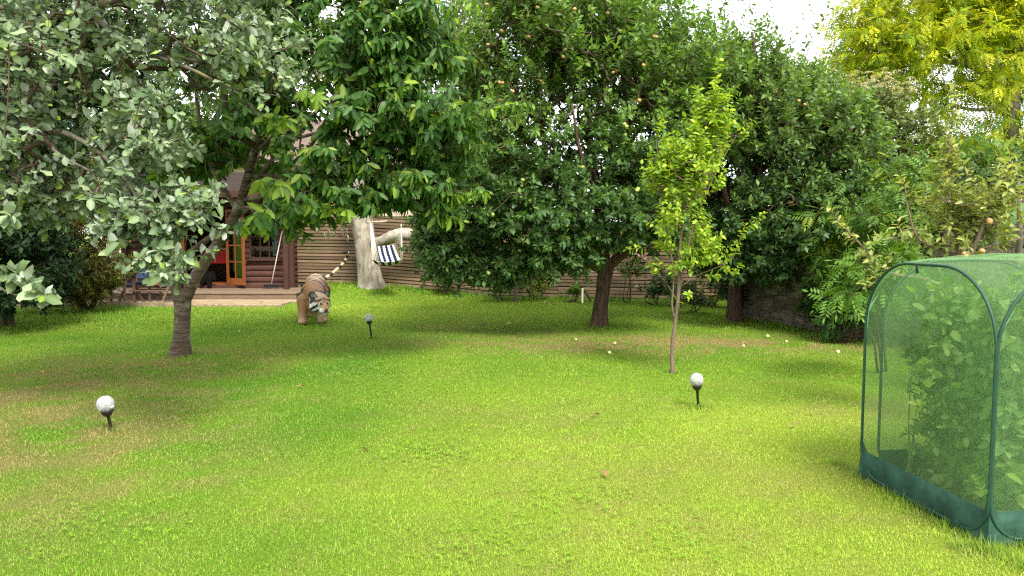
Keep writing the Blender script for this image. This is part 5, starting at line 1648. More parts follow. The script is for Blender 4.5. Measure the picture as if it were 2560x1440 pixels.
# ------------------------------------------------------------------ sculpted bodies (one continuous surface)
def sculpt(name, caps, voxel, smooth=6):
    bm = bmesh.new()
    def ball(c, r, sc=(1, 1, 1), rot=None):
        mx = Matrix.Translation(c) @ (rot.to_4x4() if rot else Matrix.Identity(4)) @ Matrix.Diagonal((r * sc[0], r * sc[1], r * sc[2], 1))
        bmesh.ops.create_icosphere(bm, subdivisions=2, radius=1.0, matrix=mx)
    for cpt in caps:
        if cpt[0] == 'b': ball(cpt[1], cpt[2], cpt[3] if len(cpt) > 3 else (1, 1, 1), cpt[4] if len(cpt) > 4 else None)
        else:
            _, a, ra, b_, rb_ = cpt
            a, b_ = Vector(a), Vector(b_)
            n_ = max(3, int((b_ - a).length / (min(ra, rb_) * .45)))
            for i in range(n_ + 1): t = i / n_; ball(a.lerp(b_, t), ra + (rb_ - ra) * t)
    me = bpy.data.meshes.new(name); bm.to_mesh(me); bm.free()
    o = bpy.data.objects.new(name, me); COL.objects.link(o)
    r_ = o.modifiers.new("r", 'REMESH'); r_.mode = 'VOXEL'; r_.voxel_size = voxel
    s_ = o.modifiers.new("s", 'SMOOTH'); s_.iterations = smooth; s_.factor = .5
    dg = bpy.context.evaluated_depsgraph_get()
    nm = bpy.data.meshes.new_from_object(o.evaluated_get(dg))
    o.modifiers.clear(); o.data = nm; bpy.data.meshes.remove(me)
    nm.polygons.foreach_set("use_smooth", [True] * len(nm.polygons))
    return o


def verts_of(me):
    a = np.zeros(len(me.vertices) * 3, np.float32); me.vertices.foreach_get("co", a); return a.reshape(-1, 3).astype(float)


def paint(me, col):
    a = me.attributes.new("Col", 'FLOAT_COLOR', 'POINT'); c = np.ones((len(col), 4), np.float32); c[:, :3] = col; a.data.foreach_set("color", c.ravel())


# tiger: +y is towards its tail, -y its nose; head turned to the viewer's right
tg = empty("tiger_statue", tuple(gp(785, 808)), math.radians(12))
tag(tg, "life size painted tiger statue with raised tail walking on the lawn", "statue")
HC = Vector((.125, -.42, .375))                      # head centre
hr = Matrix.Rotation(math.radians(28), 3, 'Z') @ Matrix.Rotation(math.radians(8), 3, 'X')
hp = lambda x, y, z: HC + hr @ Vector((x, y, z))
caps = [('b', (0, .08, .47), .21, (1.0, 1.1, 1.38)), ('c', (0, .10, .53), .20, (0, .62, .52), .20), ('c', (0, .62, .53), .20, (0, 1.02, .60), .20), ('b', (0, 1.08, .57), .19), ('b', (0, .45, .42), .2, (.95, 1.6, 1.1)),
        ('b', (-.12, .06, .50), .13, (.8, 1, 1.4)), ('b', (.12, .06, .50), .13, (.8, 1, 1.4)), ('c', (0, -.02, .56), .17, tuple(HC + Vector((-.02, .08, .01))), .145),
        ('b', (0, -.02, .33), .17, (1, 1, 1.15)),
        ('c', (-.165, -.05, .40), .115, (-.175, -.10, .20), .088), ('c', (-.175, -.10, .2), .088, (-.175, -.12, .06), .078), ('b', (-.175, -.175, .05), .088, (1, 1.25, .62)),
        ('c', (.13, .04, .40), .115, (.135, .0, .2), .088), ('c', (.135, .0, .2), .088, (.14, -.02, .06), .078), ('b', (.14, -.08, .05), .088, (1, 1.25, .62)),
        ('c', (-.12, 1.0, .48), .15, (-.14, .95, .28), .085), ('c', (-.14, .95, .28), .085, (-.15, 1.08, .17), .06), ('c', (-.15, 1.08, .17), .06, (-.15, 1.04, .05), .055), ('b', (-.15, .99, .04), .065, (1, 1.3, .6)),
        ('c', (.12, 1.05, .48), .15, (.14, 1.12, .28), .085), ('c', (.14, 1.12, .28), .085, (.15, 1.28, .17), .06), ('c', (.15, 1.28, .17), .06, (.15, 1.24, .05), .055), ('b', (.15, 1.19, .04), .065, (1, 1.3, .6)),
        ('b', tuple(HC), .17, (1.06, 1.0, 1.0)), ('b', tuple(hp(-.10, .01, -.05)), .085), ('b', tuple(hp(.10, .01, -.05)), .085),
        ('c', tuple(hp(0, -.08, .02)), .075, tuple(hp(0, -.185, -.055)), .058), ('b', tuple(hp(-.04, -.17, -.085)), .052), ('b', tuple(hp(.04, -.17, -.085)), .052), ('b', tuple(hp(0, -.16, -.125)), .045),
        ('b', tuple(hp(-.13, .05, .145)), .066, (1.05, .45, 1.0), hr), ('b', tuple(hp(.13, .05, .145)), .066, (1.05, .45, 1.0), hr)]
tail = [Vector(p) for p in ((0, 1.15, .64), (.14, 1.30, .68), (.32, 1.40, .80), (.48, 1.43, .95), (.56, 1.42, 1.08), (.58, 1.38, 1.15), (.54, 1.33, 1.18), (.49, 1.31, 1.17))]
tp = catmull([tuple(p) for p in tail], 3)
for i in range(len(tp) - 1):
    caps.append(('c', tuple(tp[i]), .036 - .008 * i / len(tp), tuple(tp[i + 1]), .036 - .008 * (i + 1) / len(tp)))
o = sculpt("body", caps, .014, 5)
V = verts_of(o.data)
x, y, z = V[:, 0], V[:, 1], V[:, 2]
n3 = np.array([mnoise.noise(Vector(p * 3.2)) for p in V]); n4 = np.array([mnoise.noise(Vector(p * 9)) for p in V])
org, cream, blk = np.array([.235, .12, .048]), np.array([.56, .45, .31]), np.array([.02, .017, .015])
col = np.repeat(org[None], len(V), 0) * (1 + .18 * n4)[:, None]
bel = sstep(.46, .34, z) * sstep(.16, .08, np.abs(x)) * (y > -.12) * (y < 1.1)
col = col * (1 - bel[:, None]) + cream * bel[:, None]
back = sstep(.66, .75, z) * (y > 0) * (y < 1.2)
col = col * (1 - .4 * back[:, None]) + cream * .4 * back[:, None]
legs = sstep(.26, .12, z)
col = col * (1 - .45 * legs[:, None]) + np.array([.42, .28, .19]) * .45 * legs[:, None]
st = np.sin(y * 46 + 7 * n3 + 5 * np.abs(x) + 4 * (z - .5)) - .12 - .5 * (z < .25) - .25 * n4
isb = (y > -.05) & (y < 1.25)
m = np.clip(st * 3, 0, 1) * isb * sstep(.20, .34, z)
col = col * (1 - m[:, None] * .92) + blk * m[:, None] * .92
# tail rings
tl = []
tlp = np.array(tp); d2 = np.linalg.norm(V[:, None] - tlp[None], axis=2); ti = d2.argmin(1); td = d2.min(1)
ist = (td < .06) & (y > 1.2) & (z > .56)
tc_ = np.where((ti * 1.25 % 3.0) < 1.35, 1, 0) | (ti > len(tp) - 5)
col[ist] = np.where(tc_[ist][:, None] == 1, blk, np.array([.58, .47, .26]))
# head markings in the head's own frame
Hl = (V - np.array(HC)) @ np.array(hr)
hx, hy, hz = Hl[:, 0], Hl[:, 1], Hl[:, 2]
ish = (np.linalg.norm(Hl, axis=1) < .27) & (y < -.24)
hc = np.repeat(np.array([.36, .25, .13])[None], len(V), 0)
wh = np.array([.74, .71, .64])
def lay(mask, c):
    global hc
    mk = np.clip(mask, 0, 1)[:, None]; hc = hc * (1 - mk) + np.array(c) * mk
lay(sstep(-.02, -.06, hz) * sstep(-.02, -.10, hy), wh)
lay(sstep(.07, .10, np.abs(hx)) * sstep(.06, .0, hz), wh)
lay(((np.sin(np.abs(hx) * 70 + hz * 45 + n4 * 1.5) > .05) & (np.abs(hx) > .075) & (hy > -.13)) * 1.0, blk)
lay(((np.sin(hz * 75 + np.abs(hx) * 25) > .45) & (hz > .05) & (hy > -.13)) * .9, blk)
lay(sstep(.035, .02, np.hypot(np.abs(hx) - .06, hz - .035)) * (hy < -.06), wh)
lay((np.hypot(np.abs(hx) - .058, hz - .028) < .022) * (hy < -.05), blk)
lay(sstep(.05, .03, np.abs(hx)) * (hz > -.07) * (hz < .06) * (hy < -.12), (.46, .25, .09))
lay((np.abs(hx) < .032) * (hz > -.10) * (hz < -.055) * (hy < -.205), (.16, .07, .05))
lay((np.abs(hz + .112) < .008) * (hy < -.12), blk)
ear = (hz > .118) & (np.abs(hx) > .075)
lay(ear * 1.0, blk)
lay((ear & (np.hypot(np.abs(hx) - .13, hz - .145) < .035) & (hy < .05)) * .8, (.25, .23, .2))
col[ish] = hc[ish]
paint(o.data, np.clip(col, .008, 1))
o.data.materials.append(colmat("painted_resin", .55, .35, .25)); kid(o, tg)
for s in (-1, 1):
    p = hp(.058 * s, -.128, .03)
    e = link("eye", lathe_mesh("eye", [(.001, -.014), (.012, -.006), (.014, 0), (.012, .006), (.001, .014)], 12), M.setdefault("amber", plain("amber_eye", (.30, .22, .03), .15, .6)), tg, True); e.location = p

# black cat on the doorstep, head down, tail over the step
kt = empty("cat", (-7.44, CF - .24, .255)); kt.scale = (1.25,) * 3; kt.rotation_euler = (0, 0, math.radians(15))
tag(kt, "black cat sitting on the cabin doorstep with its tail hanging down", "cat")
caps = [('b', (-.06, .05, .13), .125, (1.0, 1.0, 1.08)), ('c', (-.02, .04, .16), .10, (.07, .0, .20), .075), ('c', (.07, 0, .2), .06, (.11, -.04, .14), .052), ('b', (.12, -.06, .12), .055), ('b', (.135, -.10, .105), .03),
        ('c', (.10, -.03, .17), .016, (.10, -.03, .2), .006), ('c', (.14, -.02, .165), .016, (.145, -.015, .195), .006),
        ('c', (.06, -.05, .16), .035, (.06, -.09, .03), .026), ('b', (.06, -.11, .02), .03, (1, 1.3, .6)), ('c', (.02, -.06, .14), .035, (.0, -.1, .03), .026), ('b', (.0, -.12, .02), .03, (1, 1.3, .6)),
        ('b', (-.10, -.02, .06), .07, (1, 1.3, .8)), ('b', (-.1, -.1, .02), .03, (1, 1.4, .6)),
        ('c', (.02, -.07, .03), .024, (.03, -.13, .0), .022), ('c', (.03, -.13, .0), .022, (.05, -.15, -.05), .02), ('c', (.05, -.15, -.05), .02, (.08, -.15, -.075), .014)]
o = sculpt("body", caps, .01, 4)
o.data.materials.append(plain("black_fur", (.004, .0035, .0035), .8, .04, .2, 30)); kid(o, kt)
V = [(.0, .0, 0)]
cl = link("collar", lathe_mesh("collar", [(.064, -.01), (.068, -.01), (.068, .01), (.064, .01)], 18), M["red"], kt, True); cl.location = (.085, -.012, .185); cl.rotation_euler = (.5, .9, 0)

# ------------------------------------------------------------------ hanging hammock chair
Zh = 17.3
hm = empty("hammock_chair", tuple(at(970, 640, Zh))); tag(hm, "navy and cream striped hammock chair hanging from the gum tree", "hammock chair")
A_, B_ = at(926, 555, Zh), at(1003, 570, Zh - .45)
top = at(965, 470, Zh)
tube("spreader_bar", [at(918, 556, Zh + .15), at(968, 553, Zh + .1)], .018, M["pale_wood"], hm, 10)
# seat sheet: back edge high, seat low and forward
BL, BR = at(938, 617, Zh + .1), at(986, 612, Zh + .05)
SL, SR = at(929, 648, Zh - .25), at(1008, 650, Zh - .3)
FL, FR = at(934, 654, Zh - .5), at(1004, 654, Zh - .5)
rows = [(BL, BR, 0), ((BL * .55 + at(945, 655, Zh) * .45), (BR * .55 + at(1000, 650, Zh) * .45), .03), (at(948, 656, Zh), at(1001, 651, Zh - .05), .04), (at(940, 660, Zh - .3), at(1003, 656, Zh - .35), .05), (at(931, 650, Zh - .55), at(1006, 648, Zh - .6), .06)]
V, Fc, ns = [], [], 24
RR = []
for s in np.linspace(0, 4, 17):
    i = min(3, int(s)); f = s - i
    RR.append((rows[i][0] * (1 - f) + rows[i + 1][0] * f, rows[i][1] * (1 - f) + rows[i + 1][1] * f, rows[i][2] * (1 - f) + rows[i + 1][2] * f))
for (a, b_, sag) in RR:
    for k in range(ns + 1):
        t = k / ns; p = a * (1 - t) + b_ * t; p = p + np.array([0, 0, -sag * 4 * t * (1 - t)]); V.append(p)
colv = []
for r_ in range(len(RR)):
    for k in range(ns + 1): colv.append((.022, .03, .09) if (k % 6) < 3 else (.66, .63, .56))
for r_ in range(len(RR) - 1):
    for k in range(ns): Fc.append((r_ * (ns + 1) + k, r_ * (ns + 1) + k + 1, (r_ + 1) * (ns + 1) + k + 1, (r_ + 1) * (ns + 1) + k))
# split columns so that the stripe edges stay sharp
V2, F2, C2 = [], [], []
for f in Fc:
    b = len(V2); k = f[0] % (ns + 1)
    c = (.022, .03, .09) if (k % 6) < 3 else (.66, .63, .56)
    V2 += [V[q] for q in f]; C2 += [c] * 4; F2.append((b, b + 1, b + 2, b + 3))
o = link("cloth", mesh_np("cloth", np.array(V2), np.array(F2), np.array(C2)), colmat("striped_canvas", .9, .1), hm)
sm = o.modifiers.new("thick", 'SOLIDIFY'); sm.thickness = .006
for side, hang in ((0, A_), (1, B_)):
    for s in range(0, 17, 2):
        e = RR[s][side]
        tube("rope", [hang, hang * .5 + e * .5 + np.array([0, 0, -.01]), e], .012, M["rope"], hm, 5)
    tube("rope", [hang, top if side == 0 else at(1003, 560, Zh - .4)], .010, M["rope"], hm, 6)
tube("rope", [A_, at(917, 556, Zh + .15)], .012, M["rope"], hm, 6)

# ------------------------------------------------------------------ patio furniture, broom, stake
def R(px, py, Z): return tuple(at(px, py, Z))


tb = empty("folding_table", (-7.75, 16.35, .035)); tag(tb, "folding timber table with pale top on the patio", "table")
for i in range(5): box("top_slat", (1.5, .125, .028), (-7.75, 16.05 + i * .135, .775), M["pale_wood"], tb)
for x_ in (-8.2, -7.28):
    bar("leg", (x_ - .17, 16.1, .036), (x_ + .15, 16.1, .76), .045, .03, M["teak"], tb)
    bar("leg", (x_ + .17, 16.5, .036), (x_ - .15, 16.5, .76), .045, .03, M["teak"], tb)
bar("stretcher", (-8.15, 16.12, .3), (-7.3, 16.12, .3), .03, .04, M["teak"], tb)
bar("stretcher", (-8.15, 16.48, .3), (-7.3, 16.48, .3), .03, .04, M["teak"], tb)
ch = empty("garden_chair", (-8.3, 15.98, .035)); tag(ch, "timber garden chair with navy canvas back beside the table", "chair")
cxx, cyy = -8.15, 16.72
for sx in (-.27, .27):
    bar("leg", (cxx + sx, cyy - .25, .036), (cxx + sx, cyy - .25, .62), .05, .04, M["teak"], ch)
    bar("leg", (cxx + sx, cyy + .25, .036), (cxx + sx * .96, cyy + .38, 1.02), .05, .04, M["teak"], ch)
    bar("arm", (cxx + sx, cyy - .3, .63), (cxx + sx, cyy + .34, .66), .06, .03, M["teak"], ch)
o = box("seat", (.5, .48, .045), (cxx, cyy - .02, .43), M["blue"], ch)
o = box("backrest", (.5, .04, .52), (cxx, cyy + .33, .76), M["blue"], ch, rot=(-.14, 0, 0), bev=.015)
box("top_rail", (.6, .05, .05), (cxx, cyy + .38, 1.03), M["pale_wood"], ch)
ch = empty("garden_chair", (-8.35, 15.9, .035)); tag(ch, "second timber garden chair with navy seat nearest the conifer hedge", "chair")
cxx, cyy = -7.9 - .42, 15.98
for sx in (-.25, .25):
    bar("leg", (cxx + sx, cyy - .2, .036), (cxx + sx, cyy - .2, .66), .05, .04, M["teak"], ch)
    bar("leg", (cxx + sx, cyy + .2, .036), (cxx + sx, cyy + .2, .66), .05, .04, M["teak"], ch)
    bar("arm", (cxx + sx, cyy - .25, .67), (cxx + sx, cyy + .25, .67), .06, .03, M["teak"], ch)
box("seat", (.46, .42, .04), (cxx, cyy, .45), M["blue"], ch)
box("backrest", (.04, .42, .42), (cxx - .27, cyy, .86), M["blue"], ch, bev=.012)
bar("rail", (cxx - .25, cyy - .2, .2), (cxx + .25, cyy - .2, .2), .03, .035, M["teak"], ch)

br = empty("broom", (-5.72, 18.3, .18)); tag(br, "long handled broom with black bristles leaning by the cabin corner", "broom")
hA, hB = np.array([-5.80, 18.28, .30]), np.array([-5.62, 18.66, 1.62])
tube("handle", [hA, (hA + hB) / 2, hB], .013, plain("broom_handle", (.5, .46, .42), .6), br, 8)
box("head", (.36, .07, .05), (-5.80, 18.27, .275), M["black"], br, bev=.015)
vv, ff = [], []
for i in range(260):
    bx, by = -5.80 + rng.uniform(-.17, .17), 18.27 + rng.uniform(-.03, .03); ex, ey = bx + rng.normal(0, .02) + (bx + 5.8) * .12, by + rng.normal(-.01, .015); b = len(vv)
    vv += [(bx - .003, by, .255), (bx + .003, by, .255), (ex, ey, .187)]; ff.append((b, b + 1, b + 2))
o = link("bristles", mesh_np("bristles", np.array(vv), np.array(ff)), M["black"], br); o["kind"] = "stuff"

skt = empty("stake_tripod", tuple(gp(1455, 757))); tag(skt, "three legged pale timber stake support behind the apple trunk", "stake")
Zs = gp(1455, 757)[1]
tp0 = at(1456, 722, Zs + .1)
pole_pale = wood("pale_stake", (.40, .32, .24), (.62, .53, .42), 2)
bar("leg", gp(1456, 760), tp0 + np.array([0, -.05, 0]), .055, .04, pole_pale, skt)
bar("leg", gp(1434, 755), tp0 + np.array([-.04, 0, -.02]), .05, .035, M["teak"], skt)
bar("leg", gp(1478, 754), tp0 + np.array([.04, .04, -.02]), .05, .035, M["teak"], skt)

# ------------------------------------------------------------------ pop-up net cage with peas
cage_base = gp(2470, 1366)
th = math.atan2(.13, 1.02)
cg = empty("net_cage", (cage_base[0], cage_base[1], 0.0), th)
tag(cg, "pop up vegetable cage of green netting on wire hoops at the right", "net cage")
CW, CD, CH = 1.32, 1.08, 1.37
RT, RB_, SK = .40, .18, .17


def netmat():
    m, nt, b = nmat("green_netting")
    N, L_ = nt.nodes, nt.links
    tc = N.new("ShaderNodeTexCoord")
    b.inputs["Base Color"].default_value = (.16, .31, .12, 1); b.inputs["Roughness"].default_value = .6
    tr = N.new("ShaderNodeBsdfTranslucent"); tr.inputs["Color"].default_value = (.25, .47, .17, 1)
    m1 = N.new("ShaderNodeMixShader"); m1.inputs["Fac"].default_value = .5
    L_.new(b.outputs["BSDF"], m1.inputs[1]); L_.new(tr.outputs["BSDF"], m1.inputs[2])
    t = N.new("ShaderNodeBsdfTransparent")
    vx = N.new("ShaderNodeTexVoronoi"); vx.inputs["Scale"].default_value = 150; L_.new(tc.outputs["Object"], vx.inputs["Vector"])
    no = N.new("ShaderNodeTexNoise"); no.inputs["Scale"].default_value = 3; L_.new(tc.outputs["Object"], no.inputs["Vector"])
    r_ = N.new("ShaderNodeMapRange"); r_.inputs["From Max"].default_value = .8; r_.inputs["To Min"].default_value = .10; r_.inputs["To Max"].default_value = .45; L_.new(vx.outputs["Distance"], r_.inputs["Value"])
    ad = N.new("ShaderNodeMath"); ad.operation = 'MULTIPLY_ADD'; ad.inputs[1].default_value = .12; L_.new(no.outputs["Fac"], ad.inputs[0]); L_.new(r_.outputs["Result"], ad.inputs[2])
    m2 = N.new("ShaderNodeMixShader"); L_.new(ad.outputs["Value"], m2.inputs["Fac"]); L_.new(t.outputs["BSDF"], m2.inputs[1]); L_.new(m1.outputs["Shader"], m2.inputs[2])
    L_.new(m2.outputs["Shader"], N["Material Output"].inputs["Surface"])
    return m


M["net"] = netmat()
M["bind"] = plain("green_binding", (.016, .055, .034), .5, .3, .15, 20)
M["skirt"] = plain("green_skirt", (.026, .068, .046), .85, .12, .3, 9, .9, bscale=22)


def zt(u, W): # upper outline of a hoop
    e = min(u, W - u)
    return CH if e >= RT else CH - RT + math.sqrt(max(0, RT * RT - (RT - e) ** 2))


def zbt(u, W):
    e = min(u, W - u)
    return 0.03 if e >= RB_ else 0.03 + RB_ - math.sqrt(max(0, RB_ * RB_ - (RB_ - e) ** 2))


def cosu(n_, W): return [W * (.5 - .5 * math.cos(math.pi * i / n_)) for i in range(n_ + 1)]


def panel(P0, ex, W, inn):
    """Netting, skirt and hoop binding of one side. P0 corner, ex along, inn inward."""
    ex, inn, P0 = map(np.array, (ex, inn, P0))
    us = cosu(28, W)
    def pt(u, z_, b=0.0): return P0 + ex * u + inn * b + np.array([0, 0, z_])
    V, Fc = [], []
    nr = 14
    for u in us:
        a, b_ = max(zbt(u, W), SK), zt(u, W)
        b_ = max(b_, a + .001)
        for k in range(nr + 1):
            t_ = k / nr; z_ = a + (b_ - a) * t_
            bow = (.035 + .007 * math.sin(u * 31 + z_ * 9) + .006 * math.sin(z_ * 27 - u * 13)) * math.sin(math.pi * u / W) * math.sin(math.pi * t_)
            V.append(pt(u, z_, bow))
    for i in range(len(us) - 1):
        for k in range(nr): Fc.append((i * (nr + 1) + k, (i + 1) * (nr + 1) + k, (i + 1) * (nr + 1) + k + 1, i * (nr + 1) + k + 1))
    link("netting", mesh_py("netting", V, Fc, True), M["net"], cg, True)
    V, Fc = [], []
    for u in us:
        rip = .010 * math.sin(u * 23) + .008 * math.sin(u * 47 + 1) + .005 * math.sin(u * 90)
        V += [pt(u, -.02, -.012 + rip), pt(u, .09, .0 + rip * .6), pt(u, max(zbt(u, W), SK) + .004, .002)]
    for i in range(len(us) - 1):
        for k in range(2): Fc.append((3 * i + k, 3 * i + 3 + k, 3 * i + 4 + k, 3 * i + 1 + k))
    o = link("skirt", mesh_py("skirt", V, Fc, True), M["skirt"], cg, True)
    s_ = o.modifiers.new("t", 'SOLIDIFY'); s_.thickness = .003
    loop = [pt(u, zt(u, W), -.004) for u in us] + [pt(u, zbt(u, W), -.006) for u in reversed(us)]
    # straight sides
    loop = loop[:len(us)] + [pt(W, z_, -.004) for z_ in np.linspace(CH - RT - .06, RB_ + .08, 10)] + loop[len(us):] + [pt(0, z_, -.004) for z_ in np.linspace(RB_ + .08, CH - RT - .06, 10)]
    loop.append(loop[0])
    tube("hoop_binding", loop, .0085, M["bind"], cg, 8, True, cap=False)


for P0, ex, W, inn in (((0, 0, 0), (1, 0, 0), CW, (0, 1, 0)), ((0, 0, 0), (0, 1, 0), CD, (1, 0, 0)), ((.10, CD - .02, 0), (1, 0, 0), CW - .2, (0, -1, 0)), ((CW, 0, 0), (0, 1, 0), CD, (-1, 0, 0))):
    panel(P0, ex, W, inn)
us, ws = cosu(26, CW), cosu(26, CD)
V, Fc = [], []
for u in us:
    for w_ in ws:
        a = (zt(u, CW) - (CH - RT)) / RT; b_ = (zt(w_, CD) - (CH - RT)) / RT
        z_ = CH - RT + RT * (a + b_ - a * b_) + .05 * math.sin(math.pi * u / CW) * math.sin(math.pi * w_ / CD) + .012 * math.sin(u * 19 + w_ * 7) * a * b_
        V.append((u, w_, z_ + .004))
for i in range(26):
    for k in range(26): Fc.append((i * 27 + k, (i + 1) * 27 + k, (i + 1) * 27 + k + 1, i * 27 + k + 1))
link("roof_netting", mesh_py("roof_netting", V, Fc, True), M["net"], cg, True)
# corner gussets where two hoops meet
for (gx_, gy_, sx, sy) in ((0, 0, 1, 1), (CW, 0, -1, 1), (0, CD, 1, -1), (CW, CD, -1, -1)):
    V = [(gx_ + sx * .02, gy_ - sy * .004, CH - RT + .115), (gx_ - sx * .004, gy_ + sy * .02, CH - RT + .115), (gx_ + sx * .0, gy_ + sy * .0, CH - RT + .06), (gx_ + sx * .0, gy_ + sy * .0, CH - RT - .14), (gx_ + sx * .085, gy_ - sy * .003, CH - RT + .21), (gx_ - sx * .003, gy_ + sy * .085, CH - RT + .21)]
    o = link("gusset", mesh_py("gusset", V, [(0, 3, 2), (1, 2, 3), (0, 2, 4), (2, 1, 5)]), M.setdefault("gus", plain("pale_gusset", (.16, .33, .22), .6, .3)), cg, True)
    V = [(gx_ - sx * .015, gy_ - sy * .015, -.02), (gx_ + sx * .16, gy_ - sy * .02, .0), (gx_ - sx * .02, gy_ + sy * .16, .0), (gx_, gy_, .24), (gx_ + sx * .09, gy_ - sy * .008, .06), (gx_ - sx * .008, gy_ + sy * .09, .06)]
    link("corner_flap", mesh_py("corner_flap", V, [(0, 1, 4), (0, 4, 3), (0, 3, 5), (0, 5, 2)]), M["skirt"], cg, True)
tube("zip_pull", [(.0, .62, CH - .01), (.005, .62, CH - .05)], .008, M["black"], cg, 6, True)

cm = Matrix.Translation(cg.location) @ Matrix.Rotation(th, 4, 'Z')
def cw(x_, y_, z_): return np.array(cm @ Vector((x_, y_, z_)))
V = [cw(.05 + (CW - .1) * i / 8, .05 + (CD - .1) * k / 8, .03 + .012 * math.sin(i * 3 + k * 5)) for i in range(9) for k in range(9)]
so = link("soil_bed", mesh_py("soil_bed", V, [(i * 9 + k, (i + 1) * 9 + k, (i + 1) * 9 + k + 1, i * 9 + k + 1) for i in range(8) for k in range(8)], True), M["soil"])
tag(so, "dark bare soil bed inside the net cage", "soil bed", kind="structure")
for i, (x_, y_, z_) in enumerate([(.62, .35, 1.25), (.95, .5, 1.2), (.78, .8, 1.15)]):
    b_ = tube("garden_cane", [cw(x_, y_, -.05), cw(x_ + .02, y_, z_)], .011, M["teak"], None, 7)
    tag(b_, ["bamboo cane nearest the cage corner among the peas", "bamboo cane at the right edge inside the cage", "bamboo cane at the back of the cage"][i], "cane")
    b_.name = "garden_cane"
pea_t = [leaf_template(.72, .5, .12, .25, 1, False, .6), leaf_template(.66, .48, .25, .2, 1, False, -.6)]
for i in range(11):
    x_, y_ = [(.34, .26), (.42, .52), (.55, .3), (.70, .55), (.85, .25), (1.05, .4), (.60, .85), (.95, .8), (1.15, .65), (.24, .55), (.36, .78), (.26, .92)][i]
    base = cw(x_, y_, .03)
    tr = Tree("pea_plant", tuple(base))
    where = ["at the front left of the cage", "in the left middle of the cage", "behind the near cage corner", "in the centre of the cage", "right of the near cage corner", "at the right picture edge in the cage", "at the back left of the cage", "at the back of the cage", "at the back right of the cage", "close to the middle of the left netting", "behind the left netting towards the back", "in the far left corner of the cage"][i]
    tag(tr.root, "tall climbing pea plant " + where, "pea plant", "pea plants in the net cage")
    Hh = rng.uniform(1.08, 1.28)
    T = []
    for s_ in range(3):
        pts = [base + np.array([.02 * s_, 0, 0])]
        for q in range(1, 6): pts.append(base + np.array([rng.normal(0, .035) + .03 * (s_ - 1), rng.normal(0, .035), Hh * q / 5]))
        Cc = catmull(np.array(pts), 4); r_ = np.linspace(.0045, .002, len(Cc)); tr.limbs.append((Cc, r_)); pr = -1
        for k in range(len(Cc)): tr.pos.append(Cc[k]); tr.par_.append(pr if k == 0 else len(tr.pos) - 2); tr.rad.append(r_[k])
        for k in range(2, len(Cc)): T += [Cc[k] + rng.normal(0, 1, 3) * np.array([.055, .055, .02]) for _ in range(3)]
    T = np.array(T)
    tr.reach(T, 0)
    tips = tip_list(tr, T, norm(rng.normal(0, 1, T.shape) * np.array([1, 1, .5]) + np.array([0, 0, .2])), rng.uniform(.04, .09, len(T)))
    tr.finish(M["twig_green"], M["twig_green"], tips, .0012, .003, 6, 0, 0)
    P, D, N_, S, I, Tt = shoots_to_leaves(tips, 4, .068, .8, .3, .1, .8, 200 + i, .2, .6)
    C = palette(len(P), (.10, .21, .05), (.22, .34, .09), (.32, .42, .12), .2, 210 + i)
    put_leaves(tr.root, P, D, N_, S, C, pea_t, LM["sap"], 60, "foliage")
for i, (x_, y_) in enumerate([(.38, .22), (.72, .18), (1.0, .2), (.2, .3)]):
    base = cw(x_, y_, .03)
    c_ = base + np.array([0, 0, .17])
    bush("bean_plant", ["low broad leaved plant in the left front of the cage", "low broad leaved plant by the near cage corner", "low broad leaved plant at the right of the cage", "small leafy plant at the far left inside the cage"][i], "plant", base,
         [(c_, np.array([.14, .14, .13]) * (1 if i < 3 else .7))], 26 if i < 3 else 12, 5, .085, ((.12, .22, .03), (.24, .35, .05)), [leaf_template(.8, .45, .2, .2, 1, False, .8)], LM["sap"], seed=230 + i, singles=60, gap=0, rmax=.005, Lr=(.04, .1), barkm="twig_green")
# seedling on the soil outline: a pea shoot by the cage's left side
bush("pea_plant", "sparse young pea shoot against the left netting", "pea plant", cw(.1, .72, .03), [(cw(.1, .72, .5), np.array([.05, .05, .4])), (cw(.09, .75, .85), np.array([.05, .05, .12]))], 16, 5, .06, ((.10, .22, .05), (.2, .33, .08)), pea_t, LM["sap"], seed=240, singles=60, gap=0, rmax=.004, Lr=(.04, .08), barkm="twig_green")

# ------------------------------------------------------------------ windfalls and dead leaves on the lawn
WL = ["windfall apple just in front of the apple trunk, farther of two", "windfall apple in front of the apple trunk, nearest of three on the right", "windfall apple in front of the apple trunk, nearer and left of two",
      "windfall apple right of the sapling, nearest to its trunk", "bright windfall apple midway between sapling and net cage", "windfall apple right of the sapling, second from its trunk", "small windfall apple near the shade of the stone wall",
      "windfall apple closest to the net cage", "windfall apple right of the sapling nearest the viewer", "tiny windfall apple left of the apple tree on open grass", "farthest windfall apple near the short stake", "tiny windfall apple far left of the apple tree",
      "small windfall apple in the dry patch left of the apple trunk", "small windfall apple at the left end of the dry patch"]
for i, (px, py) in enumerate([(1537, 862), (1542, 880), (1524, 886), (1859, 869), (1966, 857), (1911, 870), (1919, 845), (2095, 884), (1846, 890), (1271, 811), (1361, 758), (1167, 814), (1440, 852), (1305, 842)]):
    if i in (1, 5, 8, 11, 13): continue
    g0 = gp(px, py); o = bpy.data.objects.new("windfall_apple", FR_F); COL.objects.link(o)
    s = rng.uniform(.018, .03) if i < 9 else rng.uniform(.014, .022)
    o.location = (g0[0], g0[1], g0[2] + s * .7 + .006); o.scale = (s,) * 3; o.rotation_euler = tuple(rng.random(3) * 6)
    tag(o, WL[i], "apple", "windfall apples on the lawn")
dmat = [plain("dead_leaf", (.20, .11, .055), .8, .2, .3, 30), plain("yellow_leaf", (.55, .36, .05), .7, .2, .2, 30), plain("pale_leaf", (.34, .30, .17), .8, .2, .2, 30)]
dl = []
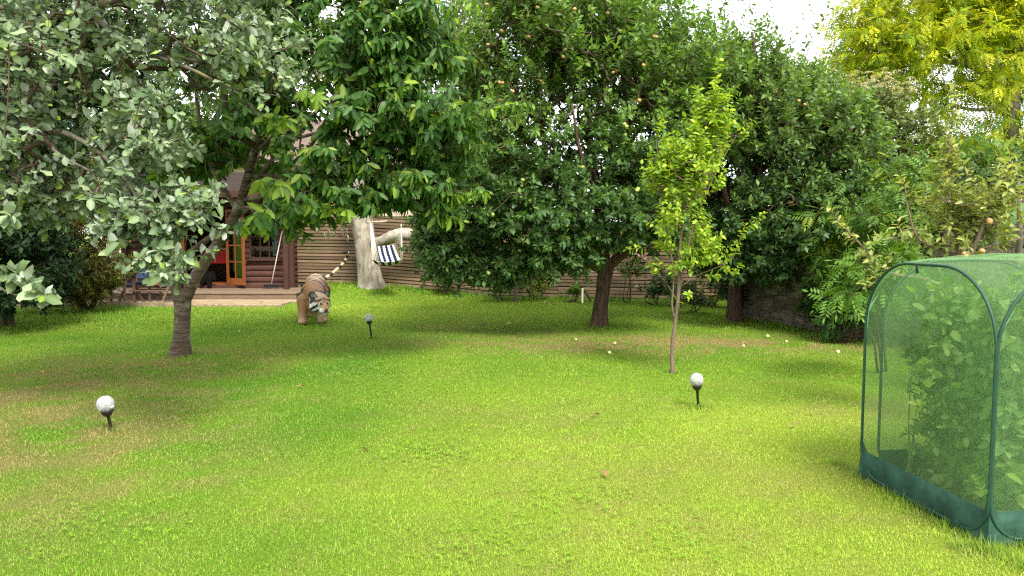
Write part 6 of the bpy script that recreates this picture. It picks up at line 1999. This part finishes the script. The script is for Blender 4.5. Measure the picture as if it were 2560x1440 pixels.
for k, mt in enumerate(dmat):
    V_, T_ = leaf_template(.5, .5, .35, .6, 1, False, 1.2); me = mesh_np("dead_leaf", V_, T_); me.materials.append(mt); dl.append(me)
DL = ["brown dead leaf on open lawn in front of the tiger", "small brown dead leaf on the lawn right of the cherry trunk", "dark brown dead leaf in the middle of the lawn left of the right light", "brown dead leaf on the lawn between right light and net cage, farther one", "brown dead leaf on the lawn between right light and net cage, nearer one",
      "orange yellow leaf on the dry grass at the left", "pale leaf lying on the lawn nearest the viewer", "pale leaf on the lawn in front of the small distant light", "pale leaf in the far shade left of the apple tree", "pale leaf just right of the small distant light",
      "brown dead leaf at the lower left of the lawn", "brown dead leaf in the near centre of the lawn", "pale leaf on the lawn left of the net cage", "pale leaf behind the cherry trunk on the right", "pale leaf at the feet of the tiger", "pale leaf well right of the small distant light", "brown dead leaf in the near left centre of the lawn"]
for i, (px, py, k) in enumerate([(760, 973, 0), (712, 893, 0), (1483, 1046, 0), (1965, 1003, 0), (1983, 1075, 0), (105, 938, 1), (1716, 1360, 2), (840, 990, 2), (1130, 800, 2), (960, 830, 2), (700, 1245, 0), (1510, 1190, 0), (2030, 1180, 2), (600, 835, 2), (770, 842, 2), (1060, 820, 2), (905, 1130, 0)]):
    if i in (6, 7, 12, 10): continue
    g0 = gp(px, py); o = bpy.data.objects.new("fallen_leaf", dl[k]); COL.objects.link(o)
    s = rng.uniform(.05, .07); o.location = (g0[0], g0[1], g0[2] + .035); o.scale = (s,) * 3; o.rotation_euler = (rng.normal(0, .3), rng.normal(0, .3), rng.random() * 6.28)
    tag(o, DL[i], "leaf", ["brown leaves on the lawn", "", "pale leaves on the lawn"][k] or None)

# ------------------------------------------------------------------ grass
def grass_zone(y0, y1, dens, seed):
    r_ = np.random.default_rng(seed)
    xm = lambda y: .68 * y + 1.0
    A = (xm(y0) + xm(y1)) * (y1 - y0)
    n_ = int(A * dens)
    y_ = r_.uniform(y0, y1, n_); x_ = r_.uniform(-1, 1, n_) * xm(y_)
    # keep to the lawn
    ok = np.ones(n_, bool)
    ok &= ~((x_ < -4.72) & (y_ > PY0 - .05))
    fy = FA[1] + (x_ - FA[0]) * fdir[1] / fdir[0]
    ok &= y_ < fy - .1
    wx = WA[0] + (WA[1] - y_) * (WB[0] - WA[0]) / (WA[1] - WB[1])
    ok &= ~((x_ > wx - .03) & (y_ < WA[1] + .3))
    ok &= x_ > -9.5
    lx, ly = x_ - cage_base[0], y_ - cage_base[1]
    u, v = lx * math.cos(th) + ly * math.sin(th), -lx * math.sin(th) + ly * math.cos(th)
    ok &= ~((u > 0) & (u < CW) & (v > 0) & (v < CD))
    d = lawn_dry(x_, y_)
    bare = np.clip(vn2.fbm(x_ * 3.3 + 40, y_ * 3.3, 3) - .60, 0, 1) * 3
    bare = bare + .9 * blob(x_, y_, 1.30, 5.25, .14, .09) + .7 * blob(x_, y_, 2.0, 4.3, .12, .1) + .7 * blob(x_, y_, -4.1, 9.5, .5, .25)
    ok &= r_.random(n_) > np.clip(.38 * d + bare, 0, .92)
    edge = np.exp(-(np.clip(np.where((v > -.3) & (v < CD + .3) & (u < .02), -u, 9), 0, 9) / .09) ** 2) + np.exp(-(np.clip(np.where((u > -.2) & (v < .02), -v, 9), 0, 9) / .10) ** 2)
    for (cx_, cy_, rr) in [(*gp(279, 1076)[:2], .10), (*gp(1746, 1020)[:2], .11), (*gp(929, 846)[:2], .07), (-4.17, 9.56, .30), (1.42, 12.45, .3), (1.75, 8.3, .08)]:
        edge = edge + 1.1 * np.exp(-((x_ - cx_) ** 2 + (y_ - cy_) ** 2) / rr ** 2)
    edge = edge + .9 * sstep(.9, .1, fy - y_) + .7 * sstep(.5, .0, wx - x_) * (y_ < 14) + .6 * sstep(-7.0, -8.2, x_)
    return x_[ok], y_[ok], np.clip(edge, 0, 1.4)[ok], r_


def grass_arrays(y0, y1, dens, hgt, wid, segs, seed):
    x_, y_, edge, r_ = grass_zone(y0, y1, dens, seed)
    n_ = len(x_)
    z_ = ground_z(x_, y_) + .02 * (vn1.fbm(x_ * .8, y_ * .8, 3) - .5) - .004
    cl_ = vn3(x_ * 9, y_ * 9)
    h = hgt * r_.uniform(.5, 1.25, n_) * (1 + 2.6 * edge) * (.8 + .4 * cl_)
    a = r_.random(n_) * 6.28; lean = r_.uniform(.45, 1.3, n_)
    w = wid * r_.uniform(.6, 1.3, n_)
    dx, dy = np.cos(a), np.sin(a)
    bx, by = -dy, dx
    P = np.stack([x_, y_, z_], 1)
    side = np.stack([bx, by, np.zeros(n_)], 1) * w[:, None] * .5
    ln = np.stack([dx, dy, np.zeros(n_)], 1)
    tip = P + ln * (h * lean * .8)[:, None] + np.array([0, 0, 1.0]) * (h * np.sqrt(np.clip(1 - (lean * .75) ** 2, .12, 1)))[:, None]
    c = lawn_col(x_, y_)
    dr = r_.random(n_)
    d = lawn_dry(x_, y_)
    straw = dr < (.08 + .58 * d)
    c = np.where(straw[:, None], np.array([.42, .34, .14]) * r_.uniform(.6, 1.15, n_)[:, None], c * r_.uniform(.65, 1.35, n_)[:, None])
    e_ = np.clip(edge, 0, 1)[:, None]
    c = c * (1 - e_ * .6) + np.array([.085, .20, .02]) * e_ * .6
    if segs == 1:
        V = np.stack([P - side, P + side, tip], 1).reshape(-1, 3)
        Ft = np.arange(n_ * 3).reshape(-1, 3)
        return V, Ft, np.repeat(c, 3, 0)
    mid = P + (tip - P) * .5 + np.array([0, 0, 1.0]) * (h * .16)[:, None]
    V = np.stack([P - side, P + side, mid - side * .85, mid + side * .85, tip], 1).reshape(-1, 3)
    Ft = (np.array([[0, 1, 3], [0, 3, 2], [2, 3, 4]])[None] + (np.arange(n_) * 5)[:, None, None]).reshape(-1, 3)
    return V, Ft, np.repeat(c, 5, 0)


VV, FF, CC, off = [], [], [], 0
for args in ((2.5, 5.0, 19000, .019, .0044, 1, 301), (5.0, 8.0, 7600, .021, .0066, 1, 302), (8.0, 12.0, 2700, .026, .009, 1, 303), (12.0, 17.0, 1500, .040, .013, 1, 304), (17.0, 23.0, 800, .05, .017, 1, 305)):
    v_, f_, c_ = grass_arrays(*args)
    VV.append(v_); FF.append(f_ + off); CC.append(c_); off += len(v_)
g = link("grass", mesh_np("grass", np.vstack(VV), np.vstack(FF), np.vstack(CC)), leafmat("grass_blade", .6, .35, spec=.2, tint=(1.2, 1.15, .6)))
tag(g, "short mown lawn grass with dry straw coloured patches", "grass", kind="stuff")

# clover patches: flat leaflets in clumps
cv = []
for cx_, cy_, r_, n_ in ((-.55, 5.2, .45, 150), (-1.0, 7.4, .8, 260), (.3, 4.3, .5, 110), (-1.4, 8.6, .6, 160), (.9, 3.7, .4, 80), (-.1, 3.6, .5, 90), (-2.2, 3.9, .5, 90)):
    q = rng.normal(0, .5, (n_, 2)) * r_ + np.array([cx_, cy_]); cv.append(q)
cv = np.vstack(cv)
P = np.stack([np.repeat(cv[:, 0], 3), np.repeat(cv[:, 1], 3), ground_z(np.repeat(cv[:, 0], 3), np.repeat(cv[:, 1], 3)) + np.repeat(rng.uniform(.018, .036, len(cv)), 3)], 1)
an = np.tile(np.arange(3) * 2.094, len(cv)) + np.repeat(rng.random(len(cv)) * 6.28, 3)
D = np.stack([np.cos(an), np.sin(an), np.full(len(an), .15)], 1)
C = palette(len(P), (.12, .27, .015), (.20, .35, .02), None, 0, 400)
o = link("clover", leaves_mesh("clover", P, D, np.tile([0, 0, 1.0], (len(P), 1)) + rng.normal(0, .2, (len(P), 3)), rng.uniform(.012, .018, len(P)), C, [leaf_template(.85, .6, .1, .2, simple=True)]), LM["plain"])
tag(o, "patches of dark green clover in the near lawn", "clover", kind="stuff")
